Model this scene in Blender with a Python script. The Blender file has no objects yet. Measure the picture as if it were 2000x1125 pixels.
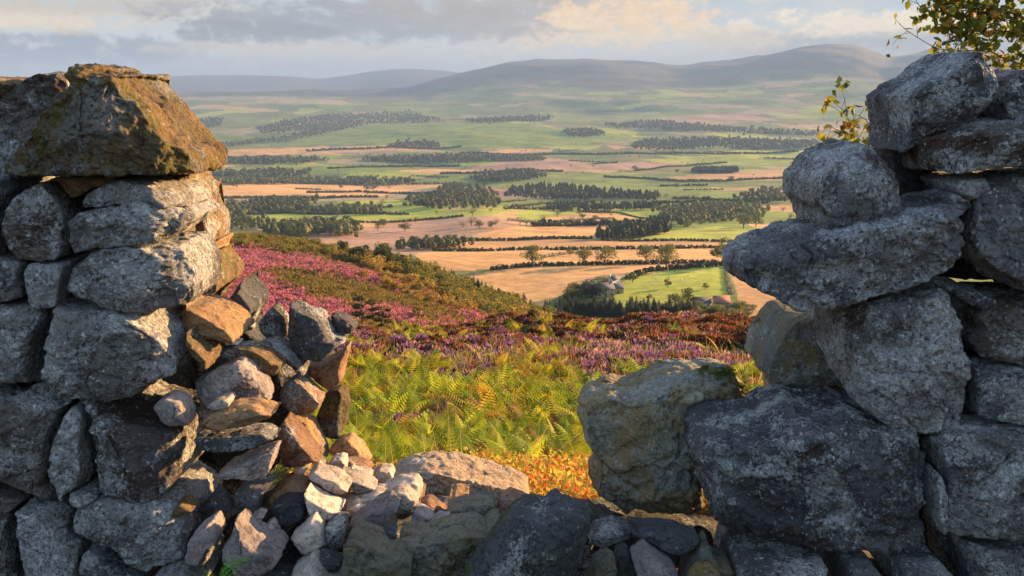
import bpy, math, random
import numpy as np
from math import radians, sin, cos, tan, atan2, sqrt, pi
random.seed(7)
RNG = np.random.default_rng(11)
S = bpy.context.scene
COL = S.collection

# ------------------------------------------------------------------ camera
F = 1944.0                       # focal length in photo pixels (2000 px wide frame)
PITCH = math.atan((562.5 - 165.0) / F)
cam_data = bpy.data.cameras.new('camera')
cam_data.sensor_width = 36.0
cam_data.lens = 36.0 * F / 2000.0
cam_data.clip_start = 0.05
cam_data.clip_end = 80000.0
cam = bpy.data.objects.new('camera', cam_data)
COL.objects.link(cam)
cam.location = (0, 0, 0)
cam.rotation_euler = (pi / 2 - PITCH, 0, 0)
S.camera = cam
CP, SP = cos(PITCH), sin(PITCH)

def ray(px, py):
    """world direction of a photo pixel, scaled so that its y is 1"""
    px = np.asarray(px, float); py = np.asarray(py, float)
    x = (px - 1000.0) / F
    v = (562.5 - py) / F
    y = CP + v * SP
    z = -SP + v * CP
    return x / y, z / y
def at(px, py, Y):
    a, b = ray(px, py)
    return np.array([a * Y, Y, b * Y]) if np.ndim(a) == 0 else np.stack([a * Y, np.full_like(a, Y), b * Y], -1)
def az_of(px, py):
    a, b = ray(px, py)
    return np.arctan2(a, 1.0)
def slope_of(px, py):
    a, b = ray(px, py)
    return b / np.sqrt(a * a + 1)
def project(x, y, z):
    """world point -> photo pixel (used only to know where a field lies)"""
    d = y * CP - z * SP
    u = x / d * F + 1000.0
    v = 562.5 - (y * SP + z * CP) / d * F
    return u, v

# ------------------------------------------------------------------ light
SUN_AZ = radians(40.0)      # beyond the wall line, from the right
SUN_EL = radians(10.5)
SKY_STRENGTH = 0.105
HAZE_D = 6.4e-5
sd = bpy.data.lights.new('sun', 'SUN')
sd.energy = 5.0
sd.angle = radians(0.6)
sd.color = (1.0, 0.59, 0.245)
sun = bpy.data.objects.new('sun', sd)
COL.objects.link(sun)
sdir = np.array([cos(SUN_AZ) * cos(SUN_EL), sin(SUN_AZ) * cos(SUN_EL), sin(SUN_EL)])
from mathutils import Vector
sun.rotation_euler = Vector(tuple(sdir)).to_track_quat('Z', 'Y').to_euler()
S.view_settings.view_transform = 'Standard'
S.view_settings.look = 'None'
S.view_settings.exposure = 2.0
S.view_settings.gamma = 1.0
S.render.engine = 'CYCLES'
S.cycles.use_denoising = True
S.cycles.max_bounces = 6
S.cycles.diffuse_bounces = 3
S.cycles.transmission_bounces = 3
S.cycles.volume_bounces = 1
S.cycles.transparent_max_bounces = 8

# ------------------------------------------------------------------ node helpers
class NT:
    def __init__(self, tree): self.t = tree
    def n(self, typ, **kw):
        nd = self.t.nodes.new(typ)
        ins = kw.pop('ins', {})
        for k, v in kw.items(): setattr(nd, k, v)
        for k, v in ins.items():
            s = nd.inputs[k]
            if isinstance(v, bpy.types.NodeSocket): self.t.links.new(v, s)
            else: s.default_value = v
        return nd
    def m(self, op, a, b=None, c=None, clamp=False):
        nd = self.t.nodes.new('ShaderNodeMath'); nd.operation = op; nd.use_clamp = clamp
        for i, v in enumerate((a, b, c)):
            if v is None: continue
            if isinstance(v, bpy.types.NodeSocket): self.t.links.new(v, nd.inputs[i])
            else: nd.inputs[i].default_value = v
        return nd.outputs[0]
    def mix(self, f, a, b, mode='MIX'):
        nd = self.t.nodes.new('ShaderNodeMix'); nd.data_type = 'RGBA'; nd.blend_type = mode
        for s, v in ((nd.inputs[0], f), (nd.inputs[6], a), (nd.inputs[7], b)):
            if isinstance(v, bpy.types.NodeSocket): self.t.links.new(v, s)
            elif isinstance(v, (int, float)): s.default_value = v
            else: s.default_value = (*v, 1.0) if len(v) == 3 else v
        return nd.outputs[2]
    def ss(self, x, a, b):
        nd = self.t.nodes.new('ShaderNodeMapRange'); nd.interpolation_type = 'SMOOTHSTEP'
        self.t.links.new(x, nd.inputs[0])
        nd.inputs[1].default_value = a; nd.inputs[2].default_value = b
        nd.inputs[3].default_value = 0.0; nd.inputs[4].default_value = 1.0
        return nd.outputs[0]
    def noise(self, vec, scale, detail=4, rough=0.55, dist=0.0):
        nd = self.n('ShaderNodeTexNoise', ins={'Scale': scale, 'Detail': detail, 'Roughness': rough, 'Distortion': dist})
        if vec is not None: self.t.links.new(vec, nd.inputs['Vector'])
        return nd.outputs['Fac']

# ------------------------------------------------------------------ world: sky and evening cloud
w = bpy.data.worlds.new('World'); S.world = w
w.use_nodes = True
wt = w.node_tree; wt.nodes.clear(); N = NT(wt)
out = N.n('ShaderNodeOutputWorld')
sky = N.n('ShaderNodeTexSky', sky_type='NISHITA', sun_disc=False, sun_elevation=SUN_EL,
          sun_rotation=pi / 2 - SUN_AZ, altitude=250.0, air_density=1.0, dust_density=1.2, ozone_density=1.4)
tc = N.n('ShaderNodeTexCoord')
sp = N.n('ShaderNodeSeparateXYZ', ins={0: tc.outputs['Generated']})
DX, DY, DZ = sp.outputs
azn = N.m('MULTIPLY', N.m('ARCTAN2', DX, DY), 180 / pi)
eln = N.m('MULTIPLY', N.m('ARCSINE', DZ), 180 / pi)
def azel(px, py):
    a, b = ray(px, py)
    return math.degrees(math.atan2(a, 1)), math.degrees(math.atan(b / math.sqrt(a * a + 1)))
cv = N.n('ShaderNodeCombineXYZ', ins={0: N.m('MULTIPLY', azn, 0.30), 1: N.m('MULTIPLY', eln, 1.0), 2: 0.0}).outputs[0]
cv2 = N.n('ShaderNodeCombineXYZ', ins={0: N.m('MULTIPLY', azn, 0.9), 1: N.m('MULTIPLY', eln, 1.5), 2: 3.7}).outputs[0]
nA = N.noise(cv, 0.9, 7, 0.62, 0.6)
nB = N.noise(cv2, 0.55, 8, 0.58, 0.5)
nC = N.noise(cv2, 1.6, 8, 0.62, 0.3)
K = 1.0
def skc(r, g, b):      # sRGB 0-255 of the sky in the photo -> radiance before exposure
    f = lambda c: ((c / 255.0 + 0.055) / 1.055) ** 2.4
    e = 2 ** S.view_settings.exposure / 1.22      # the haze in front takes some of it away
    return (f(r) / e, f(g) / e, f(b) / e)
# clear sky near the horizon as seen in the photo, warmer and paler low down
low = N.mix(N.ss(eln, -0.5, 5.8), skc(224, 222, 214), skc(176, 190, 200))
# thin streaky veil
low = N.mix(N.m('MULTIPLY', N.ss(nA, 0.42, 0.66), 0.65), low, skc(214, 210, 200))
BL = [  # px, py, rx, ry (photo pixels), colour, opacity, softness, noise gain
    (330, 128, 700, 26, (176, 182, 190), .8, .6, 2.0),
    (900, 105, 700, 34, (220, 212, 204), .85, .7, 2.4),
    (1300, 100, 500, 28, (232, 220, 206), .8, .7, 2.4),
    (120, 96, 260, 30, (140, 150, 165), .95, .5, 2.2),
    (60, 36, 280, 22, (250, 222, 176), .75, .7, 2.2),
    (240, 15, 260, 22, (205, 190, 170), .8, .7, 2.2),
    (560, 95, 220, 18, (222, 205, 180), .7, .8, 2.6),
    (1180, 62, 300, 36, (255, 226, 182), .95, .5, 2.0),
    (700, 45, 420, 42, (150, 152, 160), .9, .45, 1.9),
    (1010, 22, 300, 44, (176, 168, 162), .85, .45, 1.9),
    (480, 62, 180, 22, (140, 142, 148), .95, .5, 1.9),
    (1240, 28, 190, 34, (255, 218, 170), .9, .6, 2.2),
    (1130, 44, 60, 16, (255, 222, 178), .9, .6, 1.6),
    (1700, 78, 330, 40, (172, 172, 172), .95, .5, 2.0),
    (1720, 46, 280, 26, (255, 236, 206), .95, .5, 2.2),
    (1440, 78, 120, 22, (238, 216, 186), .85, .6, 2.2),
    (1850, 95, 260, 30, (178, 176, 174), .85, .6, 2.0),
    (1560, 118, 420, 14, (216, 208, 196), .7, .8, 2.0),
]
for (px, py, rx, ry, c, op, so, ng) in BL:
    a0, e0 = azel(px, py)
    ra = math.degrees(rx / F); re = math.degrees(ry / F)
    q = N.m('ADD', N.m('POWER', N.m('ABSOLUTE', N.m('MULTIPLY', N.m('SUBTRACT', azn, a0), 1 / ra)), 2.0),
            N.m('POWER', N.m('ABSOLUTE', N.m('MULTIPLY', N.m('SUBTRACT', eln, e0), 1 / re)), 2.0))
    q = N.m('SUBTRACT', 1.0, q)
    q = N.m('ADD', q, N.m('MULTIPLY', N.m('SUBTRACT', nB, 0.5), ng * 1.9))
    q = N.m('ADD', q, N.m('MULTIPLY', N.m('SUBTRACT', nC, 0.5), ng * 1.2))
    f = N.m('MULTIPLY', N.ss(q, -0.1 - so * .35, 0.35 + so), op)
    cc = skc(*c)
    dark = tuple(v * 0.88 for v in cc)
    low = N.mix(f, low, N.mix(N.ss(nC, 0.35, 0.68), dark, cc))
# higher sky: nishita with broken cloud by direction on a flat layer
cz = N.m('ADD', N.m('MAXIMUM', DZ, 0.0), 0.12)
hv = N.n('ShaderNodeCombineXYZ', ins={0: N.m('DIVIDE', DX, cz), 1: N.m('DIVIDE', DY, cz), 2: 0.0}).outputs[0]
hn = N.noise(hv, 1.3, 6, 0.6, 0.3)
nsk = N.mix(1.0, sky.outputs[0], (SKY_STRENGTH,) * 3, 'MULTIPLY')
nsk = N.mix(N.m('MULTIPLY', N.ss(hn, 0.45, 0.62), 0.55), nsk, (0.28, 0.30, 0.36))
full = N.mix(N.ss(eln, 6.0, 12.0), low, nsk)
bg = N.n('ShaderNodeBackground', ins={'Color': full, 'Strength': 1.0})
wt.links.new(bg.outputs[0], out.inputs[0])

# ------------------------------------------------------------------ numpy noise
_perm = np.concatenate([RNG.permutation(256)] * 3)
_g = RNG.normal(size=(256, 3)); _g /= np.linalg.norm(_g, axis=1)[:, None]
def pn(P):
    P = np.asarray(P, float)
    i = np.floor(P).astype(np.int64); f = P - i; i &= 255
    u = f * f * f * (f * (f * 6 - 15) + 10)
    r = 0
    for a in (0, 1):
        for b in (0, 1):
            for c in (0, 1):
                h = _perm[_perm[_perm[(i[:, 0] + a) & 255] + ((i[:, 1] + b) & 255)] + ((i[:, 2] + c) & 255)]
                g = _g[h & 255]
                d = g[:, 0] * (f[:, 0] - a) + g[:, 1] * (f[:, 1] - b) + g[:, 2] * (f[:, 2] - c)
                wgt = (u[:, 0] if a else 1 - u[:, 0]) * (u[:, 1] if b else 1 - u[:, 1]) * (u[:, 2] if c else 1 - u[:, 2])
                r = r + wgt * d
    return r * 1.6
def fbm(P, o=4, g=0.5, l=2.03):
    r = 0; a = 1
    for k in range(o):
        r = r + a * pn(P * l ** k + 13.7 * k); a *= g
    return r
def ridged(P, o=3):
    r = 0; a = 1
    for k in range(o):
        r = r + a * (1 - 2 * np.abs(pn(P * 2.1 ** k + 7.1 * k))); a *= 0.5
    return r
def n2(x, y, s, o=4, seed=0.0):
    return fbm(np.stack([np.ravel(x) / s + seed, np.ravel(y) / s - seed, np.full(np.size(x), seed * 1.3 + .5)], 1), o).reshape(np.shape(x))

# ------------------------------------------------------------------ object helpers
def tag(o, label=None, cat=None, group=None, kind=None):
    if label: o['label'] = label
    if cat: o['category'] = cat
    if group: o['group'] = group
    if kind: o['kind'] = kind
    return o
def mesh_np(name, V, Fc, mat=None, parent=None, smooth=False, col=None, quads=True):
    """V (n,3), Fc (m,k) ints -> linked object"""
    V = np.ascontiguousarray(V, np.float32); Fc = np.ascontiguousarray(Fc, np.int32)
    me = bpy.data.meshes.new(name)
    k = Fc.shape[1]; m = Fc.shape[0]
    me.vertices.add(len(V)); me.vertices.foreach_set('co', V.ravel())
    me.loops.add(m * k); me.loops.foreach_set('vertex_index', Fc.ravel())
    me.polygons.add(m)
    me.polygons.foreach_set('loop_start', np.arange(0, m * k, k, dtype=np.int32))
    if smooth: me.polygons.foreach_set('use_smooth', np.ones(m, bool))
    if col is not None:
        at_ = me.color_attributes.new('Col', 'FLOAT_COLOR', 'POINT')
        c4 = np.ones((len(V), 4), np.float32); c4[:, :3] = col
        at_.data.foreach_set('color', c4.ravel())
    me.update(calc_edges=True)
    if mat: me.materials.append(mat)
    o = bpy.data.objects.new(name, me); COL.objects.link(o)
    if parent: o.parent = parent
    return o
def mesh_from(name, me, parent=None):
    o = bpy.data.objects.new(name, me); COL.objects.link(o)
    if parent: o.parent = parent
    return o
def empty(name, loc, rz=0.0, sc=1.0):
    o = bpy.data.objects.new(name, None); COL.objects.link(o)
    o.location = loc; o.rotation_euler = (0, 0, rz); o.scale = (sc,) * 3
    o.empty_display_size = 0.1
    return o
def copy_thing(o, loc, rz, sc):
    c = o.copy(); COL.objects.link(c)
    c.location = loc; c.rotation_euler = (0, 0, rz); c.scale = sc if hasattr(sc, '__len__') else (sc,) * 3
    for ch in o.children:
        k = ch.copy(); COL.objects.link(k); k.parent = c
    return c
def new_mat(name):
    m = bpy.data.materials.new(name); m.use_nodes = True
    m.node_tree.nodes.clear()
    return m, NT(m.node_tree)
def lin(r, g, b):
    f = lambda c: ((c / 255.0 + 0.055) / 1.055) ** 2.4 if c > 10 else c / 255 / 12.92
    return (f(r), f(g), f(b))
# ------------------------------------------------------------------ the land: one sheet from the wall to the hills
# control lines, each a list of (px, py, distance); z follows from the sight line
PXR = 500.0
def line(pts):
    az = []; ld = []; z = []
    for px, py, d in pts:
        az.append(float(az_of(px, py))); ld.append(math.log(d)); z.append(float(slope_of(px, py)) * d)
    i = np.argsort(az)
    return np.array(az)[i], np.array(ld)[i], np.array(z)[i]
def flat(z, d): return (np.array([-1.0, 1.0]), np.array([math.log(d)] * 2), np.array([z, z]))
LINES = [
    flat(-1.62, 0.4), flat(-1.66, 2.2), flat(-1.72, 3.4), flat(-1.98, 4.3), flat(-2.55, 6.0),
    flat(-3.25, 7.6), flat(-4.25, 10.5),
    line([(-2000, 735, 22), (600, 735, 22), (900, 735, 22), (1200, 737, 22), (1500, 730, 22), (3500, 730, 22)]),
    line([(-2000, 660, 40), (600, 664, 40), (800, 664, 40), (1000, 660, 40), (1200, 662, 40), (1500, 660, 40), (3500, 650, 40)]),
    line([(-2000, 600, 62), (600, 640, 62), (700, 652, 62), (800, 652, 62), (900, 648, 62), (1000, 640, 60), (1100, 636, 60), (1250, 640, 60), (1400, 634, 60), (1500, 628, 60), (3500, 600, 60)]),
    # dip behind the brow / foot of the spur
    line([(-2000, 600, 100), (600, 640, 100), (700, 654, 95), (800, 660, 95), (900, 672, 95), (1000, 690, 95), (1200, 720, 95), (1500, 760, 95), (3500, 760, 95)]),
    # middle of the spur
    line([(-2000, 520, 200), (440, 560, 190), (600, 580, 190), (750, 600, 190), (850, 615, 190), (950, 640, 200), (1050, 690, 210), (1200, 740, 220), (1500, 790, 220), (3500, 790, 220)]),
    line([(-2000, 470, 290), (440, 506, 290), (600, 524, 290), (750, 548, 290), (850, 575, 290), (950, 606, 300), (1050, 640, 310), (1200, 690, 320), (1500, 740, 320), (3500, 740, 320)]),
    # crest of the spur
    line([(-2000, 430, 370), (440, 462, 370), (500, 466, 370), (600, 476, 380), (680, 490, 380), (750, 506, 390), (850, 540, 400), (950, 578, 410), (1050, 612, 430), (1150, 634, 440), (1300, 640, 450), (1500, 650, 450), (3500, 650, 450)]),
    # drop behind the crest into the valley (hidden)
    line([(-2000, 520, 520), (440, 560, 520), (600, 560, 520), (850, 585, 520), (1000, 600, 530), (1100, 604, 520), (1200, 600, 520), (1500, 606, 520), (3500, 606, 520)]),
    line([(-2000, 560, 600), (440, 570, 600), (850, 570, 600), (1000, 566, 600), (1200, 562, 580), (1500, 560, 590), (3500, 560, 590)]),
    line([(-2000, 520, 700), (700, 520, 700), (1000, 520, 700), (1500, 520, 690), (3500, 520, 690)]),
    line([(-2000, 470, 1000), (800, 473, 1000), (1200, 472, 1000), (1500, 474, 1000), (3500, 474, 1000)]),
    line([(-2000, 436, 1350), (600, 440, 1350), (800, 437, 1350), (950, 423, 1350), (1050, 434, 1350), (1200, 437, 1350), (1400, 442, 1350), (3500, 440, 1350)]),
    line([(-2000, 405, 1800), (600, 418, 1800), (760, 408, 1800), (900, 402, 1800), (1100, 412, 1800), (1300, 412, 1800), (3500, 412, 1800)]),
    line([(-2000, 372, 2500), (600, 374, 2500), (800, 378, 2500), (900, 372, 2500), (1100, 376, 2500), (3500, 374, 2500)]),
    line([(-2000, 326, 3800), (600, 330, 3800), (900, 330, 3800), (1100, 318, 3800), (1300, 326, 3800), (3500, 326, 3800)]),
    line([(-2000, 292, 5000), (600, 294, 5000), (900, 290, 5000), (1200, 294, 5000), (3500, 292, 5000)]),
    line([(-2000, 262, 6300), (600, 262, 6300), (860, 244, 6300), (1100, 252, 6300), (1300, 262, 6300), (3500, 258, 6300)]),
    line([(-2000, 228, 8200), (600, 228, 8200), (900, 226, 8200), (1100, 228, 8200), (1400, 222, 8200), (3500, 222, 8200)]),
    line([(-2000, 200, 10500), (600, 196, 10500), (800, 197, 10500), (1000, 184, 10500), (1300, 176, 10500), (1500, 170, 10500), (1700, 165, 10500), (3500, 165, 10500)]),
    # nearer hills: the long dome and the round summit
    line([(-2000, 190, 15500), (300, 188, 15500), (700, 182, 15500), (790, 176, 15500), (850, 160, 15500), (900, 146, 15500), (950, 135, 15500), (1000, 127, 15500), (1060, 122.5, 15500), (1130, 123, 15500), (1200, 127, 15500), (1260, 132, 15500), (1325, 137, 15500), (1380, 131, 15500), (1440, 124, 15500), (1500, 115, 15500), (1540, 105, 15500), (1580, 96, 15500), (1625, 93, 15500), (1670, 97, 15500), (1710, 110, 15500), (1740, 119, 15500), (1790, 114, 15500), (1830, 106, 15500), (1900, 108, 15500), (2100, 120, 15500), (3500, 120, 15500)]),
    line([(-2000, 185, 18000), (700, 180, 18000), (800, 166, 18000), (900, 160, 18000), (1100, 150, 18000), (1300, 150, 18000), (1600, 140, 18000), (3500, 150, 18000)]),
    # far range on the left
    line([(-2000, 150, 23000), (100, 150, 23000), (285, 150, 23000), (400, 147, 23000), (450, 147, 23000), (560, 149, 23000), (620, 153, 23000), (680, 147, 23000), (730, 139, 23000), (785, 134.5, 23000), (850, 137, 23000), (905, 143, 23000), (960, 150, 23000), (1300, 160, 23000), (3500, 160, 23000)]),
    line([(-2000, 176, 27000), (3500, 176, 27000)]),
]
def pchip(X, Y, x):
    """X,Y: (K,M) columns of knots, x: (R,) or (R,M) sample positions -> (R,M)"""
    h = np.diff(X, axis=0); dl = np.diff(Y, axis=0) / h
    m = np.zeros_like(Y)
    w1 = 2 * h[1:] + h[:-1]; w2 = h[1:] + 2 * h[:-1]
    same = (dl[1:] * dl[:-1]) > 0
    with np.errstate(all='ignore'):
        mm = (w1 + w2) / (w1 / dl[:-1] + w2 / dl[1:])
    m[1:-1] = np.where(same, mm, 0)
    m[0] = dl[0]; m[-1] = dl[-1]
    R = x.shape[0]; M = X.shape[1]
    out_ = np.empty((R, M))
    for j in range(M):
        xs = x if x.ndim == 1 else x[:, j]
        k = np.clip(np.searchsorted(X[:, j], xs) - 1, 0, X.shape[0] - 2)
        hj = h[k, j]; t = np.clip((xs - X[k, j]) / hj, 0, 1)
        out_[:, j] = ((2 * t**3 - 3 * t**2 + 1) * Y[k, j] + (t**3 - 2 * t**2 + t) * hj * m[k, j]
                      + (-2 * t**3 + 3 * t**2) * Y[k + 1, j] + (t**3 - t**2) * hj * m[k + 1, j])
    return out_
def sm_interp(x, xp, fp):
    """piecewise smooth interpolation over azimuth"""
    X = np.repeat(np.asarray(xp)[:, None], 1, 1); Y = np.asarray(fp)[:, None]
    if len(xp) == 2: return np.interp(x, xp, fp)
    return pchip(X, Y, np.clip(x, xp[0], xp[-1]))[:, 0]
NC, NR = 1000, 760
fine = np.linspace(radians(-31), radians(31), NC)
side = np.linspace(radians(31), radians(180), 70)[1:]
AZ = np.concatenate([-side[::-1], fine, side])
AZC = np.clip(AZ, radians(-60), radians(60))
LD = np.concatenate([np.linspace(math.log(0.4), math.log(500), 330)[:-1], np.linspace(math.log(500), math.log(16000), 380)[:-1],
                     np.linspace(math.log(16000), math.log(27000), 52)])
KX = np.array([sm_interp(AZC, l[0], l[1]) for l in LINES]); KZ = np.array([sm_interp(AZC, l[0], l[2]) for l in LINES])
KX = np.maximum.accumulate(KX + np.arange(len(LINES))[:, None] * 1e-6, axis=0)
TZ = pchip(KX, KZ, LD)                                   # (rows, cols)
TD = np.exp(LD)[:, None] * np.ones((1, len(AZ)))
TX = TD * np.sin(AZ)[None]; TY = TD * np.cos(AZ)[None]
def sst(x, a, b):
    t = np.clip((x - a) / (b - a), 0, 1); return t * t * (3 - 2 * t)
# undulation at several sizes
und = n2(TX, TY, 420.0, 4, 3.1) * 7.0 * sst(TD, 650, 1300) * (1 - 0.5 * sst(TD, 12000, 15000))
und += n2(TX, TY, 1000.0, 3, 9.1) * 24.0 * sst(TD, 1800, 4000) * (1 - sst(TD, 13500, 15500))
und += ridged(np.stack([TX.ravel() / 2600, TY.ravel() / 2600, np.zeros(TX.size)], 1), 4).reshape(TX.shape) * 48.0 * sst(TD, 11000, 13000) * (1 - sst(TD, 15200, 15500))
und += n2(TX, TY, 30.0, 4, 5.5) * 1.5 * sst(TD, 70, 130) * (1 - sst(TD, 420, 560))
und += n2(TX, TY, 5.0, 3, 1.5) * (0.30 + .6 * sst(TD, 20, 40)) * sst(TD, 9, 20)* (1 - sst(TD, 420, 560))
und += n2(TX, TY, 0.9, 3, 2.5) * 0.05 * (1 - sst(TD, 60, 120))
TZ = TZ + und
TS = TZ / TD
CUMS = None
def ground_z(x, y):
    x = np.atleast_1d(np.asarray(x, float)); y = np.atleast_1d(np.asarray(y, float))
    d = np.hypot(x, y); a = np.arctan2(x, y)
    ja = np.interp(a, AZ, np.arange(len(AZ))); ia = np.interp(np.log(np.maximum(d, .41)), LD, np.arange(len(LD)))
    j = np.clip(ja.astype(int), 0, len(AZ) - 2); i = np.clip(ia.astype(int), 0, len(LD) - 2)
    u = ja - j; v = ia - i
    return (TZ[i, j] * (1 - u) * (1 - v) + TZ[i, j + 1] * u * (1 - v) + TZ[i + 1, j] * (1 - u) * v + TZ[i + 1, j + 1] * u * v)
def hit(px, py, dmin=80.0, dmax=26000.0):
    """where the sight line of a photo pixel meets the land beyond dmin -> x, y, z, d"""
    px = np.atleast_1d(np.asarray(px, float)); py = np.atleast_1d(np.asarray(py, float))
    a = az_of(px, py); s = slope_of(px, py)
    j = np.clip(np.interp(a, AZ, np.arange(len(AZ))).round().astype(int), 0, len(AZ) - 1)
    i0 = np.searchsorted(LD, math.log(dmin))
    col = TS[i0:, j]                                     # rows x n
    ok = col >= s[None]
    k = np.argmax(ok, 0); k = np.where(ok.any(0), k, col.shape[0] - 1)
    k1 = np.maximum(k, 1)
    s0 = col[k1 - 1, np.arange(len(k))]; s1 = col[k1, np.arange(len(k))]
    t = np.clip((s - s0) / np.where(np.abs(s1 - s0) < 1e-9, 1, s1 - s0), 0, 1)
    ld = LD[i0 + k1 - 1] + t * (LD[i0 + k1] - LD[i0 + k1 - 1])
    d = np.exp(ld); x = d * np.sin(a); y = d * np.cos(a)
    return x, y, ground_z(x, y), d

def inpoly(u, v, poly):
    p = np.asarray(poly, float); ins = np.zeros(np.shape(u), bool); n = len(p)
    for i in range(n):
        x0, y0 = p[i]; x1, y1 = p[(i + 1) % n]
        c = ((y0 > v) != (y1 > v)) & (u < (x1 - x0) * (v - y0) / ((y1 - y0) if y1 != y0 else 1e-9) + x0)
        ins ^= c
    return ins
def PP(s):
    v = [float(t) for t in s.replace(',', ' ').split()]
    return list(zip(v[0::2], v[1::2]))

# ---- ground colours (albedo)
STRAW = (0.60, 0.33, 0.13); STRAW2 = (0.50, 0.28, 0.12); PINK = (0.38, 0.23, 0.15)
GREEN = (0.18, 0.24, 0.045); GREEN2 = (0.13, 0.17, 0.045); LIME = (0.32, 0.35, 0.05); OLIVE = (0.17, 0.17, 0.05); TAN = (0.30, 0.24, 0.13)
FIELDS = [
 (STRAW, "900 540 1000 524 1100 520 1230 516 1330 515 1405 519 1300 527 1228 540 1200 548 1170 540 1110 566 1060 600 960 600"),
 (STRAW, "800 492 840 490 1050 487 1400 485 1520 487 1500 517 1400 513 1300 515 1180 516 1060 519 960 526 850 530"),
 (STRAW2, "860 488 905 470 1150 467 1250 468 1550 474 1550 486 1350 485 1100 489"),
 (STRAW, "915 469 930 455 1010 442 1222 438 1165 464 1100 467"),
 (PINK, "560 464 700 448 780 440 900 425 950 421 1000 429 1040 437 1000 443 930 456 900 469 850 490 780 500 650 500"),
 (LIME, "1262 460 1300 452 1400 442 1500 452 1570 460 1560 472 1400 471 1250 467"),
 (LIME, "1190 600 1200 560 1230 545 1300 530 1416 522 1424 600"),
 (STRAW2, "1422 524 1500 520 1560 640 1450 640 1440 570"),
 (LIME, "440 445 470 433 520 418 640 414 760 416 870 420 830 428 700 432 560 430 500 440"),
 (STRAW2, "500 447 560 434 700 434 830 430 900 424 780 440 700 448 560 464"),
 (LIME, "600 387 700 385 760 388 880 410 990 405 1010 410 960 420 870 425 790 420 760 410 700 400"),
 (STRAW, "430 378 520 357 600 352 680 350 740 355 870 360 860 365 780 378 740 386 600 380 450 388"),
 (TAN, "600 380 740 386 800 372 860 364 800 388 700 392 600 396 430 392 430 386"),
 (STRAW, "400 320 470 312 500 318 440 326 400 330"),
 (STRAW, "430 296 560 290 720 285 800 283 840 290 700 297 560 303 430 306"),
 (GREEN, "560 285 640 262 700 245 760 240 860 237 1000 240 1100 250 1230 260 1245 275 1100 285 950 290 800 283 680 282"),
 (LIME, "1150 249 1200 251 1250 258 1240 264 1170 260"),
 (GREEN2, "410 290 430 280 500 265 560 258 640 250 580 268 520 276 440 292"),
 (PINK, "890 336 980 315 1060 305 1100 312 1150 320 1240 330 1100 334 1000 328 920 340"),
 (PINK, "1130 325 1240 316 1370 312 1360 320 1250 332 1150 331"),
 (STRAW, "930 296 1000 291 1080 291 1080 297 980 299"),
 (LIME, "1250 312 1400 305 1500 300 1600 306 1600 318 1400 322 1290 317"),
 (STRAW2, "1300 346 1440 334 1600 326 1600 344 1440 352 1340 351"),
 (PINK, "940 364 1060 372 1130 378 1060 388 970 386"),
 (GREEN, "1100 348 1210 336 1295 351 1200 357"),
 (STRAW2, "1490 402 1600 388 1600 416 1500 413"), (STRAW, "1460 438 1600 426 1600 446 1480 447"),
 (LIME, "1010 412 1180 395 1290 400 1285 416 1100 426 1010 430"),
 (STRAW, "1050 428 1120 418 1165 412 1260 428 1150 433"),
 (LIME, "1040 437 1160 432 1260 424 1230 440 1160 438"),
 (PINK, "1250 237 1350 223 1460 222 1520 235 1400 243"), (STRAW2, "1540 250 1640 248 1640 260 1560 260"),
 (TAN, "430 192 520 188 650 194 640 198 480 197"), (TAN, "440 200 600 199 620 203 450 204"),
 (GREEN, "1090 233 1200 226 1380 217 1425 221 1200 236"), (GREEN, "420 330 620 325 860 330 800 336 600 340 420 344"),
 (GREEN, "820 350 900 345 960 350 900 356"), (GREEN2, "460 405 600 404 700 408 620 414 520 416"),
 (GREEN2, "1300 352 1500 352 1600 350 1600 366 1400 366 1250 362"), (LIME, "1480 374 1560 372 1560 384 1490 388"),
 (LIME, "1270 285 1420 276 1600 280 1600 288 1400 290"), (GREEN, "840 300 1000 302 1200 298 1300 300 1100 306 900 306"),
 (STRAW2, "1180 283 1330 290 1300 294 1200 291"), (STRAW, "740 334 860 330 950 336 860 340"),
 (GREEN2, "1120 385 1280 382 1380 390 1300 394 1180 392"), (TAN, "640 312 760 308 860 312 760 318 640 320"),
 (GREEN, "960 342 1060 338 1120 344 1040 350"), (LIME, "400 430 480 424 520 430 440 446"),
]
FIELDS = [(c, [(x + 190 if x >= 1545 else (x - 230 if x <= 430 else x), y) for x, y in PP(s)]) for c, s in FIELDS]
U, Vv = project(TX, np.where(TY > 0.2, TY, 0.2), TZ)
infront = TY > 0.3
C = np.zeros((*TX.shape, 3))
# earth and short turf near, moor, valley pasture, hill moorland
soil = np.array([0.085, 0.065, 0.035]); moor = np.array([0.06, 0.055, 0.018])
past = np.array(GREEN2); hillc = np.array([0.085, 0.08, 0.05])
C[:] = soil
def bl(c, wgt): return C * (1 - wgt[..., None]) + np.asarray(c) * wgt[..., None]
C = bl(moor, sst(TD, 10, 40)); C = bl(past, sst(TD, 480, 560)); C = bl(hillc, sst(TD, 8500, 12000))
# random patchwork of far fields underneath the traced ones
cellx = np.floor(TX / 260 + n2(TX, TY, 900, 2, 4.4) * 1.2); celly = np.floor(TY / 380 + n2(TX, TY, 900, 2, 8.4) * 1.0)
hsh = np.mod(np.abs(np.sin(cellx * 12.9898 + celly * 78.233) * 43758.5453), 1.0)
pal = np.array([GREEN2, GREEN, OLIVE, OLIVE, GREEN2, TAN, (0.15, 0.19, 0.05), LIME, GREEN2, (0.44, 0.29, 0.13)])
pc = pal[(hsh * 9.999).astype(int)]
wgt = (sst(TD, 560, 640) * (1 - sst(TD, 10000, 12500)))[..., None]
C = C * (1 - wgt) + pc * wgt
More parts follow.
